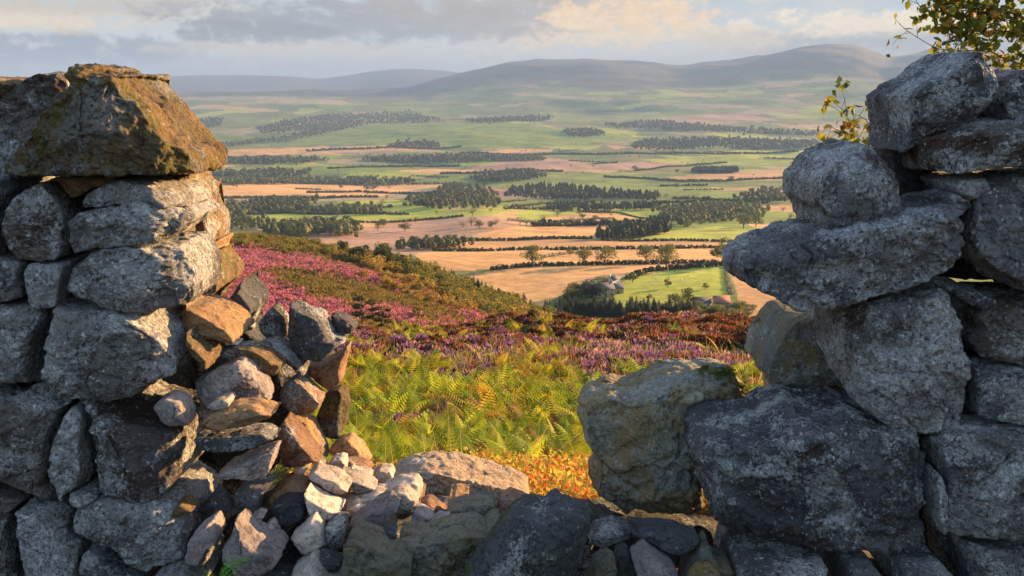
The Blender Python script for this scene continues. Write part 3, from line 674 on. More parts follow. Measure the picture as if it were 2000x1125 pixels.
# ------------------------------------------------------------------ the broken dry stone wall, stone by stone
LW = 'stones of the wall left of the gap'; RW = 'stones of the wall right of the gap'; RB = 'loose rubble stones fallen in the gap'
T = [
 # ---- left wall
 ('capstone', "-30 350 -20 318 40 262 90 202 125 165 155 135 170 128 186 131 205 139 238 150 270 149 295 155 312 185 345 213 370 250 395 280 420 298 427 320 420 341 390 343 330 341 250 339 130 339 45 346", 2.95, .62, 'D',
   'huge triangular brown capstone crowning the wall left of the gap', LW, dict(cat='capstone', facets=[(150, 215, -1, -.25, .4), (318, 200, 1, -.35, .9), (230, 300, .05, 1, -.7), (250, 180, .2, -1, .35)], hi=1.7, cuts=9, cutmax=.06)),
 ('wall_stone', "-150 380 -130 270 0 185 30 160 65 143 95 147 122 155 150 200 160 280 120 340 80 385", 3.42, .5, 'LB', 'grey rounded boulder leaning behind the left shoulder of the big triangular capstone', LW, dict(facets=[(75, 180, 1, 0, .8)])),
 ('wall_stone', "-60 150 0 153 22 165 12 180 0 192 -60 200", 3.4, .4, 'B', 'small stone tip at the far left edge behind the grey shoulder boulder', LW, {}),
 ('wall_stone', "95 348 150 338 235 343 262 352 200 366 160 384 110 380", 3.15, .35, 'O', 'thin sunlit ochre stone wedged directly under the big triangular capstone', LW, {}),
 ('wall_stone', "158 380 200 362 243 349 300 358 345 376 366 408 330 404 250 396 165 408", 3.0, .4, 'L', 'grey wedge stone resting on the sunlit pointed block below the capstone', LW, dict(facets=[(300, 370, 1, -.6, .6)])),
 ('wall_stone', "131 434 156 416 249 395 306 390 355 413 371 426 366 440 320 472 249 483 199 482 160 494 142 497 133 473", 2.96, .45, 'L', 'long grey block with a sunlit broken right end, second course under the capstone', LW, dict(facets=[(300, 410, 1, .25, 1.1)], hi=1.2)),
 ('wall_stone', "9 473 11 420 28 384 46 370 85 358 117 380 130 402 136 425 139 455 140 488 121 507 60 510 18 502", 3.0, .45, 'LB', 'tall rounded lichen stone at the left edge below the capstone', LW, {}),
 ('wall_stone', "-60 350 0 352 22 372 12 420 8 505 -60 510", 3.02, .45, 'G', 'dark stone cut off by the left picture edge under the capstone', LW, {}),
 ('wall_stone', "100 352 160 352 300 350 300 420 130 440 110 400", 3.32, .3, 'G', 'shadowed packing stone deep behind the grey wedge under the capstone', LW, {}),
 ('wall_stone', "285 352 330 347 372 344 395 346 402 360 415 378 414 396 400 418 375 398 350 378 310 364", 3.22, .4, 'B', 'dark brown stone under the right tip of the capstone', LW, dict(facets=[(390, 370, 1, 0, .8)])),
 ('wall_stone', "392 365 412 372 425 405 438 430 443 450 440 478 405 482 392 470 384 420 378 392", 3.5, .35, 'B', 'upright dark stone forming the upper right edge of the left wall end', LW, dict(facets=[(425, 430, 1, 0, 1.0)])),
 ('wall_stone', "355 410 370 392 388 396 396 430 396 470 393 514 368 514 318 484 330 465 366 440", 3.3, .4, 'B', 'brown stone tucked behind the sunlit pointed block', LW, dict(facets=[(380, 440, 1, 0, 1.2)])),
 ('wall_stone', "392 478 441 474 438 495 442 516 420 528 388 518", 3.5, .35, 'O', 'small sunlit stone in the right edge of the left wall end', LW, {}),
 ('wall_stone', "-60 498 0 500 45 506 56 515 53 540 56 584 0 590 -60 592", 3.0, .45, 'G', 'dark grey stone at the left edge in the third course', LW, {}),
 ('wall_stone', "51 525 64 510 135 511 143 520 133 588 124 596 96 600 57 592", 2.99, .45, 'L', 'small squarish grey stone left of the pitted sunlit boulder', LW, {}),
 ('wall_stone', "130 557 142 514 156 496 174 484 249 482 334 483 357 502 371 535 374 567 370 592 348 608 249 607 188 598 142 594 132 571", 2.93, .48, 'L', 'pitted rounded boulder with a sunlit orange right half in the third course', LW, dict(facets=[(252, 530, 1, .1, .75)], hi=1.3, cutmax=.08)),
 ('wall_stone', "372 520 420 498 440 506 456 525 469 545 465 566 440 592 420 610 390 604 370 575", 3.42, .4, 'B', 'mottled brown stone right of the pitted sunlit boulder', LW, dict(facets=[(440, 540, 1, 0, .9)])),
 ('wall_stone', "422 610 445 585 470 550 490 558 510 580 523 600 512 628 500 652 485 658 460 634 435 624", 3.45, .35, 'K', 'dark triangular stone with a sunlit right rim above the rubble', LW, dict(facets=[(485, 600, 1, -.4, .8)])),
 ('wall_stone', "353 615 366 588 391 600 420 608 448 619 477 636 490 660 472 670 427 660 391 648 362 644", 3.15, .35, 'O', 'flat ochre and green stone with a sunlit top beside the third course', LW, dict(facets=[(420, 625, 0, -1, 1.2)])),
 ('wall_stone', "76 713 84 674 100 621 110 603 135 596 188 601 228 603 270 603 313 612 341 626 359 647 373 661 387 690 399 710 395 735 370 748 330 758 312 781 256 783 199 781 142 774 107 761 84 747", 2.9, .55, 'L', 'largest pale lichen block of the left wall with a dark shaded end', LW, dict(facets=[(274, 690, 1, .1, .95), (200, 640, 0, -1, .25)], hi=1.6, cutmax=.05)),
 ('wall_stone', "368 652 381 641 395 645 420 665 441 697 442 709 420 724 398 707 375 682", 3.05, .3, 'B', 'narrow leaning wedge stone against the dark end of the largest lichen block', LW, dict(facets=[(400, 680, 1, -1, .8)])),
 ('wall_stone', "-60 590 21 594 57 592 96 600 100 617 85 663 76 699 75 727 82 752 43 758 21 748 -60 738", 2.97, .5, 'L', 'mottled grey block left of the largest lichen block', LW, dict(hi=1.2)),
 ('wall_stone', "-60 770 17 780 40 765 73 760 107 775 140 785 117 812 106 837 102 883 98 925 114 972 84 977 54 967 20 950 -60 915", 2.9, .5, 'LB', 'rust brown block streaked with white lichen at the lower left', LW, dict(hi=1.4)),
 ('wall_stone', "106 840 117 812 140 786 160 788 178 800 178 870 187 920 182 947 152 957 137 964 140 987 115 980 98 925 102 883", 2.92, .5, 'L', 'tall narrow grey stone between the rust streaked block and the dark ended block', LW, dict(hi=1.2)),
 ('wall_stone', "177 803 187 780 207 781 233 795 267 805 300 825 333 838 383 842 402 875 408 910 404 950 367 977 300 980 233 974 213 965 197 952 185 917 180 883 174 833", 2.88, .55, 'LB', 'large lichen block with a black shaded end, low in the left wall', LW, dict(facets=[(274, 890, 1, .05, 1.0)], hi=1.5, cutmax=.05)),
 ('wall_stone', "136 958 182 947 208 955 196 977 170 989 140 974", 2.9, .25, 'G', 'little wedge stone in the joint below the tall narrow grey stone', LW, {}),
 ('wall_stone', "-60 920 0 930 20 948 62 970 42 992 20 1002 -60 1012", 2.93, .4, 'LB', 'stone at the left edge under the rust streaked block', LW, {}),
 ('wall_stone', "18 1000 37 988 67 995 113 992 133 1001 142 1035 165 1065 165 1160 45 1160 30 1090 20 1040", 2.86, .5, 'L', 'broad grey lichen stone in the bottom left corner course', LW, dict(hi=1.2)),
 ('wall_stone', "135 990 150 980 200 966 260 972 330 984 360 1000 372 1040 366 1088 350 1108 300 1118 285 1128 245 1112 222 1082 190 1067 155 1052 138 1025", 2.84, .5, 'L', 'long sagging grey block above the bottom edge in the left wall', LW, dict(facets=[(250, 995, 0, -1, .9)], hi=1.3)),
 ('wall_stone', "-60 1004 20 1000 24 1040 35 1095 50 1160 -60 1160", 2.88, .45, 'LB', 'rust spotted stone in the bottom left corner of the picture', LW, {}),
 ('wall_stone', "160 1066 185 1070 225 1084 250 1112 284 1128 275 1165 160 1165", 2.88, .4, 'G', 'dark stone below the sagging grey block at the bottom edge', LW, {}),
 ('wall_stone', "288 1150 300 1120 350 1106 395 1103 425 1122 425 1170 300 1175", 2.8, .4, 'L', 'pale flat stone beside the green fern at the bottom edge', LW, {}),
 # ---- rubble in the gap
 ('pointed_stone', "505 625 521 603 538 592 550 600 564 621 567 655 549 660 515 660", 3.5, .22, 'G', 'grey pointed slab standing upright left of the black jagged block', RB, {}),
 ('rubble_stone', "562 607 572 587 635 612 643 628 657 653 677 653 682 671 660 683 642 698 595 696 577 680 566 660", 3.42, .32, 'K', 'black jagged block with a sharp peak on top of the rubble heap', RB, dict(facets=[(600, 655, 0, 1, -.5), (640, 640, 1, 0, .7)], cutmax=.05)),
 ('rubble_stone', "645 614 655 609 680 617 696 628 699 641 685 655 670 652 653 641", 3.55, .2, 'K', 'small dark stone poking out right of the black jagged block', RB, {}),
 ('rubble_stone', "592 699 640 697 665 682 683 666 685 690 677 720 673 745 660 759 640 763 622 757 605 737 596 716", 3.55, .3, 'R', 'dark brown stone with a sunlit edge under the black jagged block', RB, dict(facets=[(665, 720, 1, 0, .9)])),
 ('rubble_stone', "618 808 632 763 663 753 678 763 686 792 682 827 668 858 627 858", 3.6, .3, 'D', 'yellow mossy upright stone at the right edge of the rubble beside the ferns', RB, dict(facets=[(660, 800, 1, 0, .9)])),
 ('rubble_stone', "545 756 563 736 581 730 606 741 635 774 633 795 613 808 570 808 548 792", 3.4, .3, 'R', 'rounded brown stone left of the yellow mossy upright stone', RB, {}),
 ('rubble_stone', "424 676 492 668 528 681 557 703 557 721 542 739 521 732 500 714 450 702 430 691", 3.2, .28, 'B', 'long flat stone with a rounded sunlit nose above the pale pointed boulder', RB, dict(facets=[(505, 700, 1, .1, .5)])),
 ('rubble_stone', "424 662 448 656 474 664 472 672 430 673", 3.25, .15, 'S', 'thin whitish flake lying on the long flat stone', RB, {}),
 ('rubble_stone', "503 665 535 654 563 670 599 702 605 721 599 736 581 730 556 702 525 679", 3.35, .25, 'G', 'grey elongated stone sloping down to the right below the pointed slab', RB, {}),
 ('rubble_stone', "377 742 386 728 421 709 464 696 484 696 505 714 523 738 533 763 535 785 524 794 457 792 403 803 387 780", 3.08, .38, 'P', 'pale grey pointed boulder with sunlit streaks behind the stacked flat stones', RB, dict(facets=[(480, 740, 1, -.3, .6)], hi=1.3)),
 ('rubble_stone', "402 796 405 782 425 771 452 769 460 780 457 797 420 803", 2.98, .15, 'S', 'small pale stone lying on the flat tan slab', RB, {}),
 ('flat_stone', "391 817 403 800 457 784 503 781 542 793 548 803 535 819 492 831 421 840 395 833", 2.92, .32, 'O', 'flat tan slab with rounded ends, uppermost of the stacked flat stones', RB, dict(facets=[(470, 800, 0, -1, .9)], cutmax=.05)),
 ('flat_stone', "377 853 386 838 457 833 521 830 547 844 549 857 528 867 457 879 393 876", 2.95, .32, 'G', 'flat dark grey slab directly under the flat tan slab', RB, dict(cutmax=.05)),
 ('rubble_stone', "298 791 306 773 331 765 363 771 374 791 379 820 374 833 320 829", 2.92, .22, 'P', 'small grey stone lodged left of the flat tan slab', RB, {}),
 ('rubble_stone', "537 836 553 808 571 813 600 844 625 880 633 898 620 903 570 922 555 918 545 880 546 858", 3.2, .25, 'R', 'large triangular russet stone leaning right of the flat dark slab', RB, dict(hi=1.2)),
 ('rubble_stone', "575 808 600 810 614 820 628 850 643 893 628 896 600 847", 3.45, .22, 'O', 'sunlit ochre stone peering over the triangular russet stone', RB, {}),
 ('rubble_stone', "641 872 663 851 688 848 707 863 722 891 727 910 698 902 670 887 645 886", 3.5, .28, 'O', 'pointed warm tan stone beside the ferns right of the russet triangle', RB, dict(facets=[(690, 870, 1, -.4, .6)])),
 ('rubble_stone', "420 920 435 902 467 888 503 873 535 865 550 874 543 899 539 920 524 936 474 932 432 940", 2.95, .3, 'P', 'purple grey stone below the flat dark slab', RB, dict(facets=[(480, 890, -.3, -1, .6)])),
 ('rubble_stone', "574 919 583 901 601 901 611 908 599 930 578 926", 3.2, .12, 'S', 'little square stone at the foot of the russet triangle', RB, {}),
 ('rubble_stone', "610 901 624 896 637 904 641 914 621 918 610 913", 3.3, .14, 'S', 'little rounded stone next to the small square one', RB, {}),
 ('rubble_stone', "638 907 650 889 668 886 679 892 681 917 668 920 645 918", 3.35, .2, 'S', 'rounded pinkish cobble below the pointed warm tan stone', RB, {}),
 ('rubble_stone', "600 927 616 909 639 914 668 923 689 944 687 960 668 969 647 958 624 941", 3.12, .2, 'S', 'long pale sausage shaped stone pointing down right', RB, dict(cutmax=.05)),
 ('rubble_stone', "662 924 673 917 711 926 739 946 733 956 697 962 685 946", 3.22, .2, 'S', 'pale stone right of the sausage shaped stone', RB, {}),
 ('rubble_stone', "678 889 697 894 720 900 730 923 697 920 681 917", 3.42, .2, 'R', 'dark brown chip under the pointed warm tan stone', RB, {}),
 ('rubble_stone', "683 918 697 914 722 919 731 934 711 932", 3.32, .12, 'S', 'small light flake between pale cobbles', RB, {}),
 ('rubble_stone', "727 927 734 914 743 907 766 910 772 933 756 942 740 947 730 940", 3.4, .2, 'S', 'pale block at the left end of the long sunlit slab', RB, {}),
 ('rubble_stone', "738 955 754 940 780 932 812 928 823 939 826 962 817 981 790 977 754 972 742 967", 3.25, .25, 'S', 'long whitish stone in front of the long sunlit slab', RB, {}),
 ('rubble_stone', "765 962 777 949 795 949 813 965 820 979 803 1002 775 1005", 3.15, .2, 'S', 'whitish angular block beside the dark peaked stone', RB, {}),
 ('rubble_stone', "655 968 690 958 740 950 760 960 745 975 715 990 690 1000 668 985", 3.18, .2, 'S', 'pale elongated stone behind the grey peaked stone', RB, {}),
 ('rubble_stone', "672 985 700 975 718 985 705 1005 680 1010", 3.12, .2, 'S', 'pale stone end right of the whitish triangular slab', RB, {}),
 ('rubble_stone', "674 1033 682 1007 711 987 754 968 764 964 782 987 779 997 767 1010 761 1030 746 1042 682 1042", 3.0, .28, 'P', 'grey peaked stone with a sunlit right facet in the middle of the rubble', RB, dict(facets=[(755, 990, 1, 0, .8)])),
 ('rubble_stone', "516 973 529 945 552 931 575 923 598 929 627 943 652 962 658 974 642 987 590 987 540 990 520 992", 3.1, .3, 'O', 'broad rounded tan stone with a sunlit top', RB, dict(facets=[(590, 950, .2, -1, .8)], hi=1.2)),
 ('rubble_stone', "524 981 552 966 581 966 600 975 608 1005 597 1021 566 1045 552 1047 530 1027", 2.98, .28, 'K', 'dark blackish stone in front of the broad rounded tan stone', RB, {}),
 ('rubble_stone', "593 950 610 955 639 969 671 984 675 1000 641 1017 627 1014 610 1004 600 981", 2.98, .2, 'S', 'whitish triangular slab with its tip up beside the blackish stone', RB, dict(cutmax=.05)),
 ('rubble_stone', "457 956 463 937 483 929 540 934 525 956 519 979 520 1000 494 1008 465 1001 460 979", 3.05, .3, 'G', 'dark grey stone left of the broad rounded tan stone', RB, {}),
 ('rubble_stone', "388 985 416 952 447 970 462 990 459 1001 408 1004", 3.0, .25, 'G', 'dark pyramid shaped stone near the black ended wall block', RB, {}),
 ('rubble_stone', "335 1002 340 978 360 970 384 982 389 998 360 1008", 2.9, .18, 'B', 'small greenish cobble at the foot of the left wall', RB, {}),
 ('rubble_stone', "360 1078 369 1034 402 1006 428 1003 439 1031 442 1051 427 1068 417 1088 403 1103 366 1102", 2.8, .28, 'P', 'rounded purple grey boulder near the green fern', RB, {}),
 ('rubble_stone', "433 1054 447 1040 456 1003 471 1000 494 1020 523 1041 549 1043 560 1060 565 1083 537 1109 477 1117 463 1097 435 1091", 2.76, .32, 'P', 'large knobbly stone with a raised horn and a dark hollow above the fern', RB, dict(facets=[(500, 1065, .3, 1, -.8)], hi=1.3)),
 ('rubble_stone', "511 1028 529 1013 543 1021 551 1047 523 1045", 2.9, .15, 'S', 'small white and brown chip beside the knobbly stone', RB, {}),
 ('rubble_stone', "484 1012 500 996 516 997 524 1008 508 1030", 2.92, .16, 'P', 'small rounded stone behind the knobbly stone', RB, {}),
 ('rubble_stone', "562 1043 595 1012 613 1004 626 1014 644 1057 641 1071 610 1079 593 1081 568 1062", 2.85, .25, 'S', 'light grey angular stone with a bright flat face', RB, dict(facets=[(622, 1040, 1, 0, .8)])),
 ('rubble_stone', "634 1020 656 1005 682 1008 678 1040 674 1065 653 1083 640 1057", 2.9, .25, 'G', 'dark grey stone wedged left of the green mossy block', RB, {}),
 ('rubble_stone', "565 1105 590 1086 610 1076 633 1092 644 1109 682 1120 690 1170 560 1170", 2.72, .3, 'S', 'whitish stone cut off by the bottom edge below the bright flat faced stone', RB, {}),
 ('rubble_stone', "619 1082 639 1074 670 1089 670 1111 642 1113", 2.8, .18, 'G', 'small speckled dark stone left of the green mossy block', RB, {}),
 ('rubble_stone', "470 1115 520 1108 560 1112 580 1130 580 1175 470 1175", 2.74, .25, 'G', 'dark stone at the bottom edge under the knobbly stone', RB, {}),
 ('mossy_block', "668 1108 674 1043 690 1025 711 1030 743 1039 778 1062 803 1083 807 1100 804 1175 668 1175", 2.72, .35, 'M', 'upright green stained block with a cut corner at the bottom edge', RB, dict(facets=[(757, 1090, 1, 0, .7)], hi=1.2)),
 ('rubble_stone', "744 1038 766 1022 778 1040 770 1056", 2.85, .14, 'K', 'tiny black triangular stone behind the green stained block', RB, {}),
 ('long_slab', "764 946 795 932 834 927 880 930 925 941 980 956 1026 973 1032 984 1010 1000 965 1010 900 1012 868 1000 832 984 790 962", 3.62, .34, 'T',
   'long low slab with a bright sunlit top in the floor of the gap', RB, dict(hi=1.4, rough=.8, cutmax=.03, cuts=4, k=0.0)),
 ('rubble_stone', "818 983 840 969 874 994 872 1003 849 1006", 3.2, .18, 'R', 'small pointed tan stone in front of the long sunlit slab', RB, {}),
 ('rubble_stone', "872 991 876 981 909 969 954 966 967 982 967 1013 930 1020 879 1018", 3.15, .25, 'M', 'rounded khaki boulder in front of the long sunlit slab', RB, {}),
 ('rubble_stone', "968 1000 977 972 996 957 1017 963 1040 981 1027 997 1005 1011 984 1020", 3.2, .25, 'R', 'pinkish rounded stone at the right end of the long sunlit slab', RB, {}),
 ('rubble_stone', "804 1001 810 984 829 990 851 1009 826 1029 806 1032", 3.1, .18, 'P', 'small striped angular stone left of the khaki boulder', RB, {}),
 ('rubble_stone', "832 1025 855 1002 874 1005 880 1018 850 1030", 3.05, .15, 'S', 'small pale flat stone in front of the khaki boulder', RB, {}),
 ('rubble_stone', "775 1046 789 1032 834 1026 912 1010 960 1023 974 1030 947 1060 930 1095 930 1175 795 1175 781 1067", 2.85, .45, 'M', 'big cracked grey green boulder between the green stained block and the dark peak', RB, dict(facets=[(860, 1045, 0, -1, .8)], hi=1.3)),
 ('rubble_stone', "952 1018 970 1008 990 1012 985 1030 960 1032", 3.05, .15, 'G', 'small dark stone between the khaki boulder and the dark faceted peak', RB, {}),
 ('dark_peaked_stone', "915 1110 960 1042 1005 996 1029 981 1065 981 1092 970 1110 980 1137 990 1163 1021 1157 1048 1148 1090 1128 1175 905 1175", 2.62, .45, 'K', 'dark blue black stone with a sharp peak and green moss at the bottom centre', RB, dict(facets=[(1088, 1020, 1, .35, 1.1)], hi=1.5, cutmax=.04, rough=.8)),
 ('rubble_stone', "1113 979 1152 981 1172 993 1204 1014 1180 1027 1160 1022 1138 997", 3.2, .3, 'M', 'pale green topped stone left of the tall leaning slab foot', RB, {}),
 ('rubble_stone', "1148 1062 1160 1024 1200 1012 1232 1021 1248 1036 1220 1052 1170 1068", 3.0, .3, 'G', 'low dark stone under the foot of the tall leaning slab', RB, {}),
 ('rubble_stone', "1223 1036 1242 1022 1275 1018 1320 1022 1352 1034 1370 1048 1352 1072 1320 1082 1290 1074 1264 1058", 2.9, .3, 'K', 'flattened dark stone with pale flecks under the tall leaning slab', RB, {}),
 ('rubble_stone', "1230 1087 1245 1066 1262 1058 1290 1073 1321 1094 1330 1125 1322 1175 1245 1175 1236 1110", 2.78, .3, 'P', 'dark purple rounded stone at the bottom edge', RB, {}),
 ('rubble_stone', "1140 1175 1160 1092 1188 1072 1204 1090 1202 1112 1196 1175", 2.75, .25, 'M', 'olive stone at the bottom edge right of the dark peak', RB, {}),
 ('rubble_stone', "1200 1080 1225 1063 1240 1085 1242 1115 1258 1175 1198 1175", 2.85, .25, 'K', 'dark teal stone between the olive and purple stones', RB, {}),
 ('rubble_stone', "1322 1175 1325 1120 1343 1080 1379 1040 1399 1073 1435 1087 1417 1107 1412 1175", 2.85, .3, 'M', 'olive brown stone leaning under the largest right wall block', RB, {}),
 ('rubble_stone', "1342 1175 1345 1130 1360 1106 1390 1101 1410 1115 1412 1175", 2.7, .25, 'B', 'small ochre topped stone at the bottom edge under the largest right block', RB, {}),
 # ---- right wall
 ('leaning_slab', "1134 825 1139 785 1152 758 1190 746 1230 752 1257 739 1302 721 1343 712 1379 716 1406 711 1451 721 1477 752 1499 772 1510 800 1530 830 1520 900 1440 940 1390 960 1382 992 1362 1012 1266 1021 1235 1007 1217 1020 1181 997 1156 965 1163 902 1145 875", 3.25, .5, 'V', 'tall mossy olive slab leaning at the right side of the gap', RW, dict(cat='slab', k=.8, facets=[(1283, 870, 1, 0, .35), (1170, 800, -1, -.2, .8), (1420, 780, 1, -.3, .6)], hi=1.8, cutmax=.05)),
 ('wall_stone', "1494 778 1530 764 1556 767 1563 790 1577 825 1560 845 1530 850 1505 832", 3.75, .4, 'O', 'rough golden sunlit stone seen through the gap under the square greenish block', RW, dict(rough=1.6)),
 ('wall_stone', "1558 800 1600 787 1637 802 1642 840 1600 845 1573 832", 3.5, .35, 'K', 'dark stone in the hole right of the golden sunlit stone', RW, {}),
 ('wall_stone', "1708 192 1740 166 1780 147 1820 115 1852 105 1904 101 1928 126 1957 144 1957 164 1944 202 1936 242 1880 254 1812 274 1768 290 1732 300 1719 272 1712 232", 3.0, .48, 'G', 'big dark boulder tilted on top of the wall right of the gap', RW, dict(cat='top stone', facets=[(1800, 230, .3, 1, .7), (1930, 150, 1, 0, .7)], hi=1.4, cutmax=.07)),
 ('wall_stone', "1946 196 1959 156 2000 137 2090 138 2100 243 1962 242 1947 215", 3.05, .45, 'G', 'rounded dark stone at the right edge beside the tilted top boulder', RW, {}),
 ('wall_stone', "1809 276 1840 263 1900 243 1960 239 2100 236 2100 318 1980 322 1920 329 1836 341 1821 312", 2.93, .45, 'LB', 'flat lichen crusted slab under the tilted top boulder', RW, dict(hi=1.2)),
 ('wall_stone', "1542 384 1547 356 1575 319 1624 299 1676 285 1704 291 1750 331 1764 360 1782 398 1752 422 1690 430 1640 448 1605 461 1580 459 1561 440 1557 415 1544 400", 2.95, .5, 'L', 'creased grey boulder jutting left above the long overhanging slab', RW, dict(facets=[(1720, 360, 1, -.5, .8)], hi=1.5)),
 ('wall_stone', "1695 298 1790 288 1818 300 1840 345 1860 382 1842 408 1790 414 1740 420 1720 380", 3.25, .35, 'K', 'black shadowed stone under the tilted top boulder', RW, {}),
 ('wall_stone', "1845 358 1870 346 1919 344 1925 372 1888 390 1857 378", 3.0, .3, 'L', 'small lichen speckled stone under the flat crusted slab', RW, {}),
 ('wall_stone', "1898 440 1897 410 1911 370 1930 352 1980 348 2100 348 2100 590 1990 567 1960 542 1925 522 1905 502 1896 460", 2.93, .5, 'G', 'large dark rounded block at the right edge beside the overhanging slab', RW, dict(facets=[(1970, 400, 1, -.6, .4)], hi=1.3)),
 ('overhanging_slab', "1417 536 1428 506 1500 478 1548 466 1576 455 1604 459 1640 443 1720 423 1752 415 1784 411 1832 403 1872 393 1893 391 1899 460 1907 504 1899 518 1840 542 1780 562 1720 578 1640 598 1560 610 1524 606 1480 586 1432 566 1422 550", 2.85, .5, 'G', 'long tapering dark slab overhanging the gap from the right wall', RW, dict(cat='slab', facets=[(1650, 470, .25, -1, .45), (1650, 560, .2, 1, .5)], hi=1.8, cutmax=.04)),
 ('wall_stone', "1463 720 1467 680 1491 635 1520 611 1592 601 1660 594 1660 764 1612 752 1540 764 1500 770 1483 758 1465 732", 3.3, .45, 'V', 'squarish smooth green stained block under the overhanging slab', RW, dict(k=.5, facets=[(1500, 680, -1, 0, 1.0)], hi=1.2, rough=.5, cutmax=.05)),
 ('wall_stone', "1600 640 1623 611 1656 595 1720 583 1784 575 1828 573 1868 587 1881 624 1889 680 1898 720 1894 780 1888 841 1860 854 1760 852 1690 840 1635 810 1615 760 1603 712", 2.9, .52, 'L', 'large squarish lichen block in the middle of the right wall', RW, dict(hi=1.7, cutmax=.05)),
 ('wall_stone', "1843 568 1860 559 1916 567 1940 584 1932 602 1900 600 1869 587", 3.02, .3, 'G', 'thin chock stone under the right end of the overhanging slab', RW, {}),
 ('wall_stone', "1891 672 1915 640 1911 624 1931 595 2100 585 2100 718 1920 706 1904 690", 2.95, .45, 'LB', 'reddish grey stone at the right edge above the pale lichen brick', RW, dict(facets=[(1960, 620, 0, -1, .5)])),
 ('wall_stone', "1893 752 1907 719 2100 716 2100 842 1956 826 1903 818 1898 784", 2.9, .45, 'L', 'pale lichen brick shaped stone with a brown patch at the right edge', RW, {}),
 ('wall_stone', "1341 922 1340 902 1360 874 1415 867 1482 861 1492 842 1545 827 1595 838 1672 838 1730 851 1802 861 1822 884 1831 920 1822 965 1822 1032 1831 1073 1822 1106 1730 1106 1640 1098 1505 1089 1392 1077 1369 1010 1356 965 1346 942", 2.8, .6, 'G', 'largest dark block of the right wall with a white chipped corner', RW, dict(facets=[(1480, 870, 0, -1, 1.2), (1620, 950, -.8, .6, .35), (1700, 1050, 0, 1, .8)], hi=1.9, cutmax=.04, rough=1.15)),
 ('wall_stone', "1814 929 1835 915 1843 960 1845 1039 1822 1034 1811 990", 2.85, .3, 'G', 'narrow upright sliver between the largest dark block and the square grey one', RW, {}),
 ('wall_stone', "1835 875 1855 851 1892 842 2100 836 2100 1048 1955 1057 1865 1048 1838 1039 1837 965 1841 920", 2.83, .5, 'L', 'square mottled grey block at the lower right edge', RW, dict(hi=1.4, cutmax=.06)),
 ('wall_stone', "1866 1050 1955 1060 2100 1050 2100 1175 1892 1175 1880 1100", 2.85, .45, 'G', 'dark stone in the bottom right corner', RW, {}),
 ('wall_stone', "1410 1110 1428 1091 1500 1089 1600 1097 1612 1120 1612 1175 1410 1175", 2.78, .45, 'L', 'pale topped stone at the bottom edge under the left of the largest dark block', RW, {}),
 ('wall_stone', "1610 1112 1640 1101 1722 1106 1726 1175 1608 1175", 2.8, .4, 'G', 'dark stone at the bottom edge under the middle of the largest dark block', RW, {}),
 ('wall_stone', "1718 1118 1760 1109 1830 1109 1872 1125 1884 1175 1718 1175", 2.78, .4, 'L', 'grey stone at the bottom edge under the right of the largest dark block', RW, {}),
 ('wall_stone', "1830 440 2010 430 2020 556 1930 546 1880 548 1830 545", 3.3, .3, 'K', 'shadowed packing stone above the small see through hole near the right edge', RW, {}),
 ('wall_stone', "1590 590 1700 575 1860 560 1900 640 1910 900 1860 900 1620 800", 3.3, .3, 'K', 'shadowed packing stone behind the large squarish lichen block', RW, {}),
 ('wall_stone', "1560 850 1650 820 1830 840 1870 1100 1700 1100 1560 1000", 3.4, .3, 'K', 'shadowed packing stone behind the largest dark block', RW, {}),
]
for (nm, poly, yy, th, mt, lab, grp, kw) in T:
    ob_ = rock(nm, poly, yy, th, mt, lab, group=grp, **kw)
    if nm == 'leaning_slab': SLAB = ob_
# packed core behind the face stones
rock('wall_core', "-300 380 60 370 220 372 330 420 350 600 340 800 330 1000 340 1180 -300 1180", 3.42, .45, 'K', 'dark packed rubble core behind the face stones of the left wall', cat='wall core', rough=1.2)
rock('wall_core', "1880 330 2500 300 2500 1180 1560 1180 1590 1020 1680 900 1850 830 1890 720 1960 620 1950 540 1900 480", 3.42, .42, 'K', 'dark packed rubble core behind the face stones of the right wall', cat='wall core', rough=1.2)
# bed of earth and small stones the heap lies on
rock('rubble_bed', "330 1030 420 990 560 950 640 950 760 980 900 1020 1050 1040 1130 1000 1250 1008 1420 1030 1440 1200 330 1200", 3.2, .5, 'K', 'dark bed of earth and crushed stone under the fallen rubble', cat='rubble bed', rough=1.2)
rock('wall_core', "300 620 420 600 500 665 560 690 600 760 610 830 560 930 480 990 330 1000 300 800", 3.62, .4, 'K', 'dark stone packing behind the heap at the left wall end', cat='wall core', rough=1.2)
gq = random.Random(21)
for k in range(26):
    px = gq.uniform(560, 900); py = gq.uniform(925, 1060) + max(0, (px - 760) * .12); r = gq.uniform(11, 24)
    pts = []
    n_ = gq.choice([5, 6, 7])
    for j in range(n_):
        a = 2 * pi * j / n_ + gq.uniform(-.25, .25); q = r * gq.uniform(.75, 1.15)
        pts.append((px + 1.25 * q * cos(a), py + q * sin(a) * .8))
    rock('cobble', pts, 3.42 - (py - 920) / 170 * .42 + .03, .16, gq.choice(['S', 'S', 'P', 'O', 'G']), 'small cobble half buried among the fallen stones of the gap', group='small cobbles in the gap', k=.74)

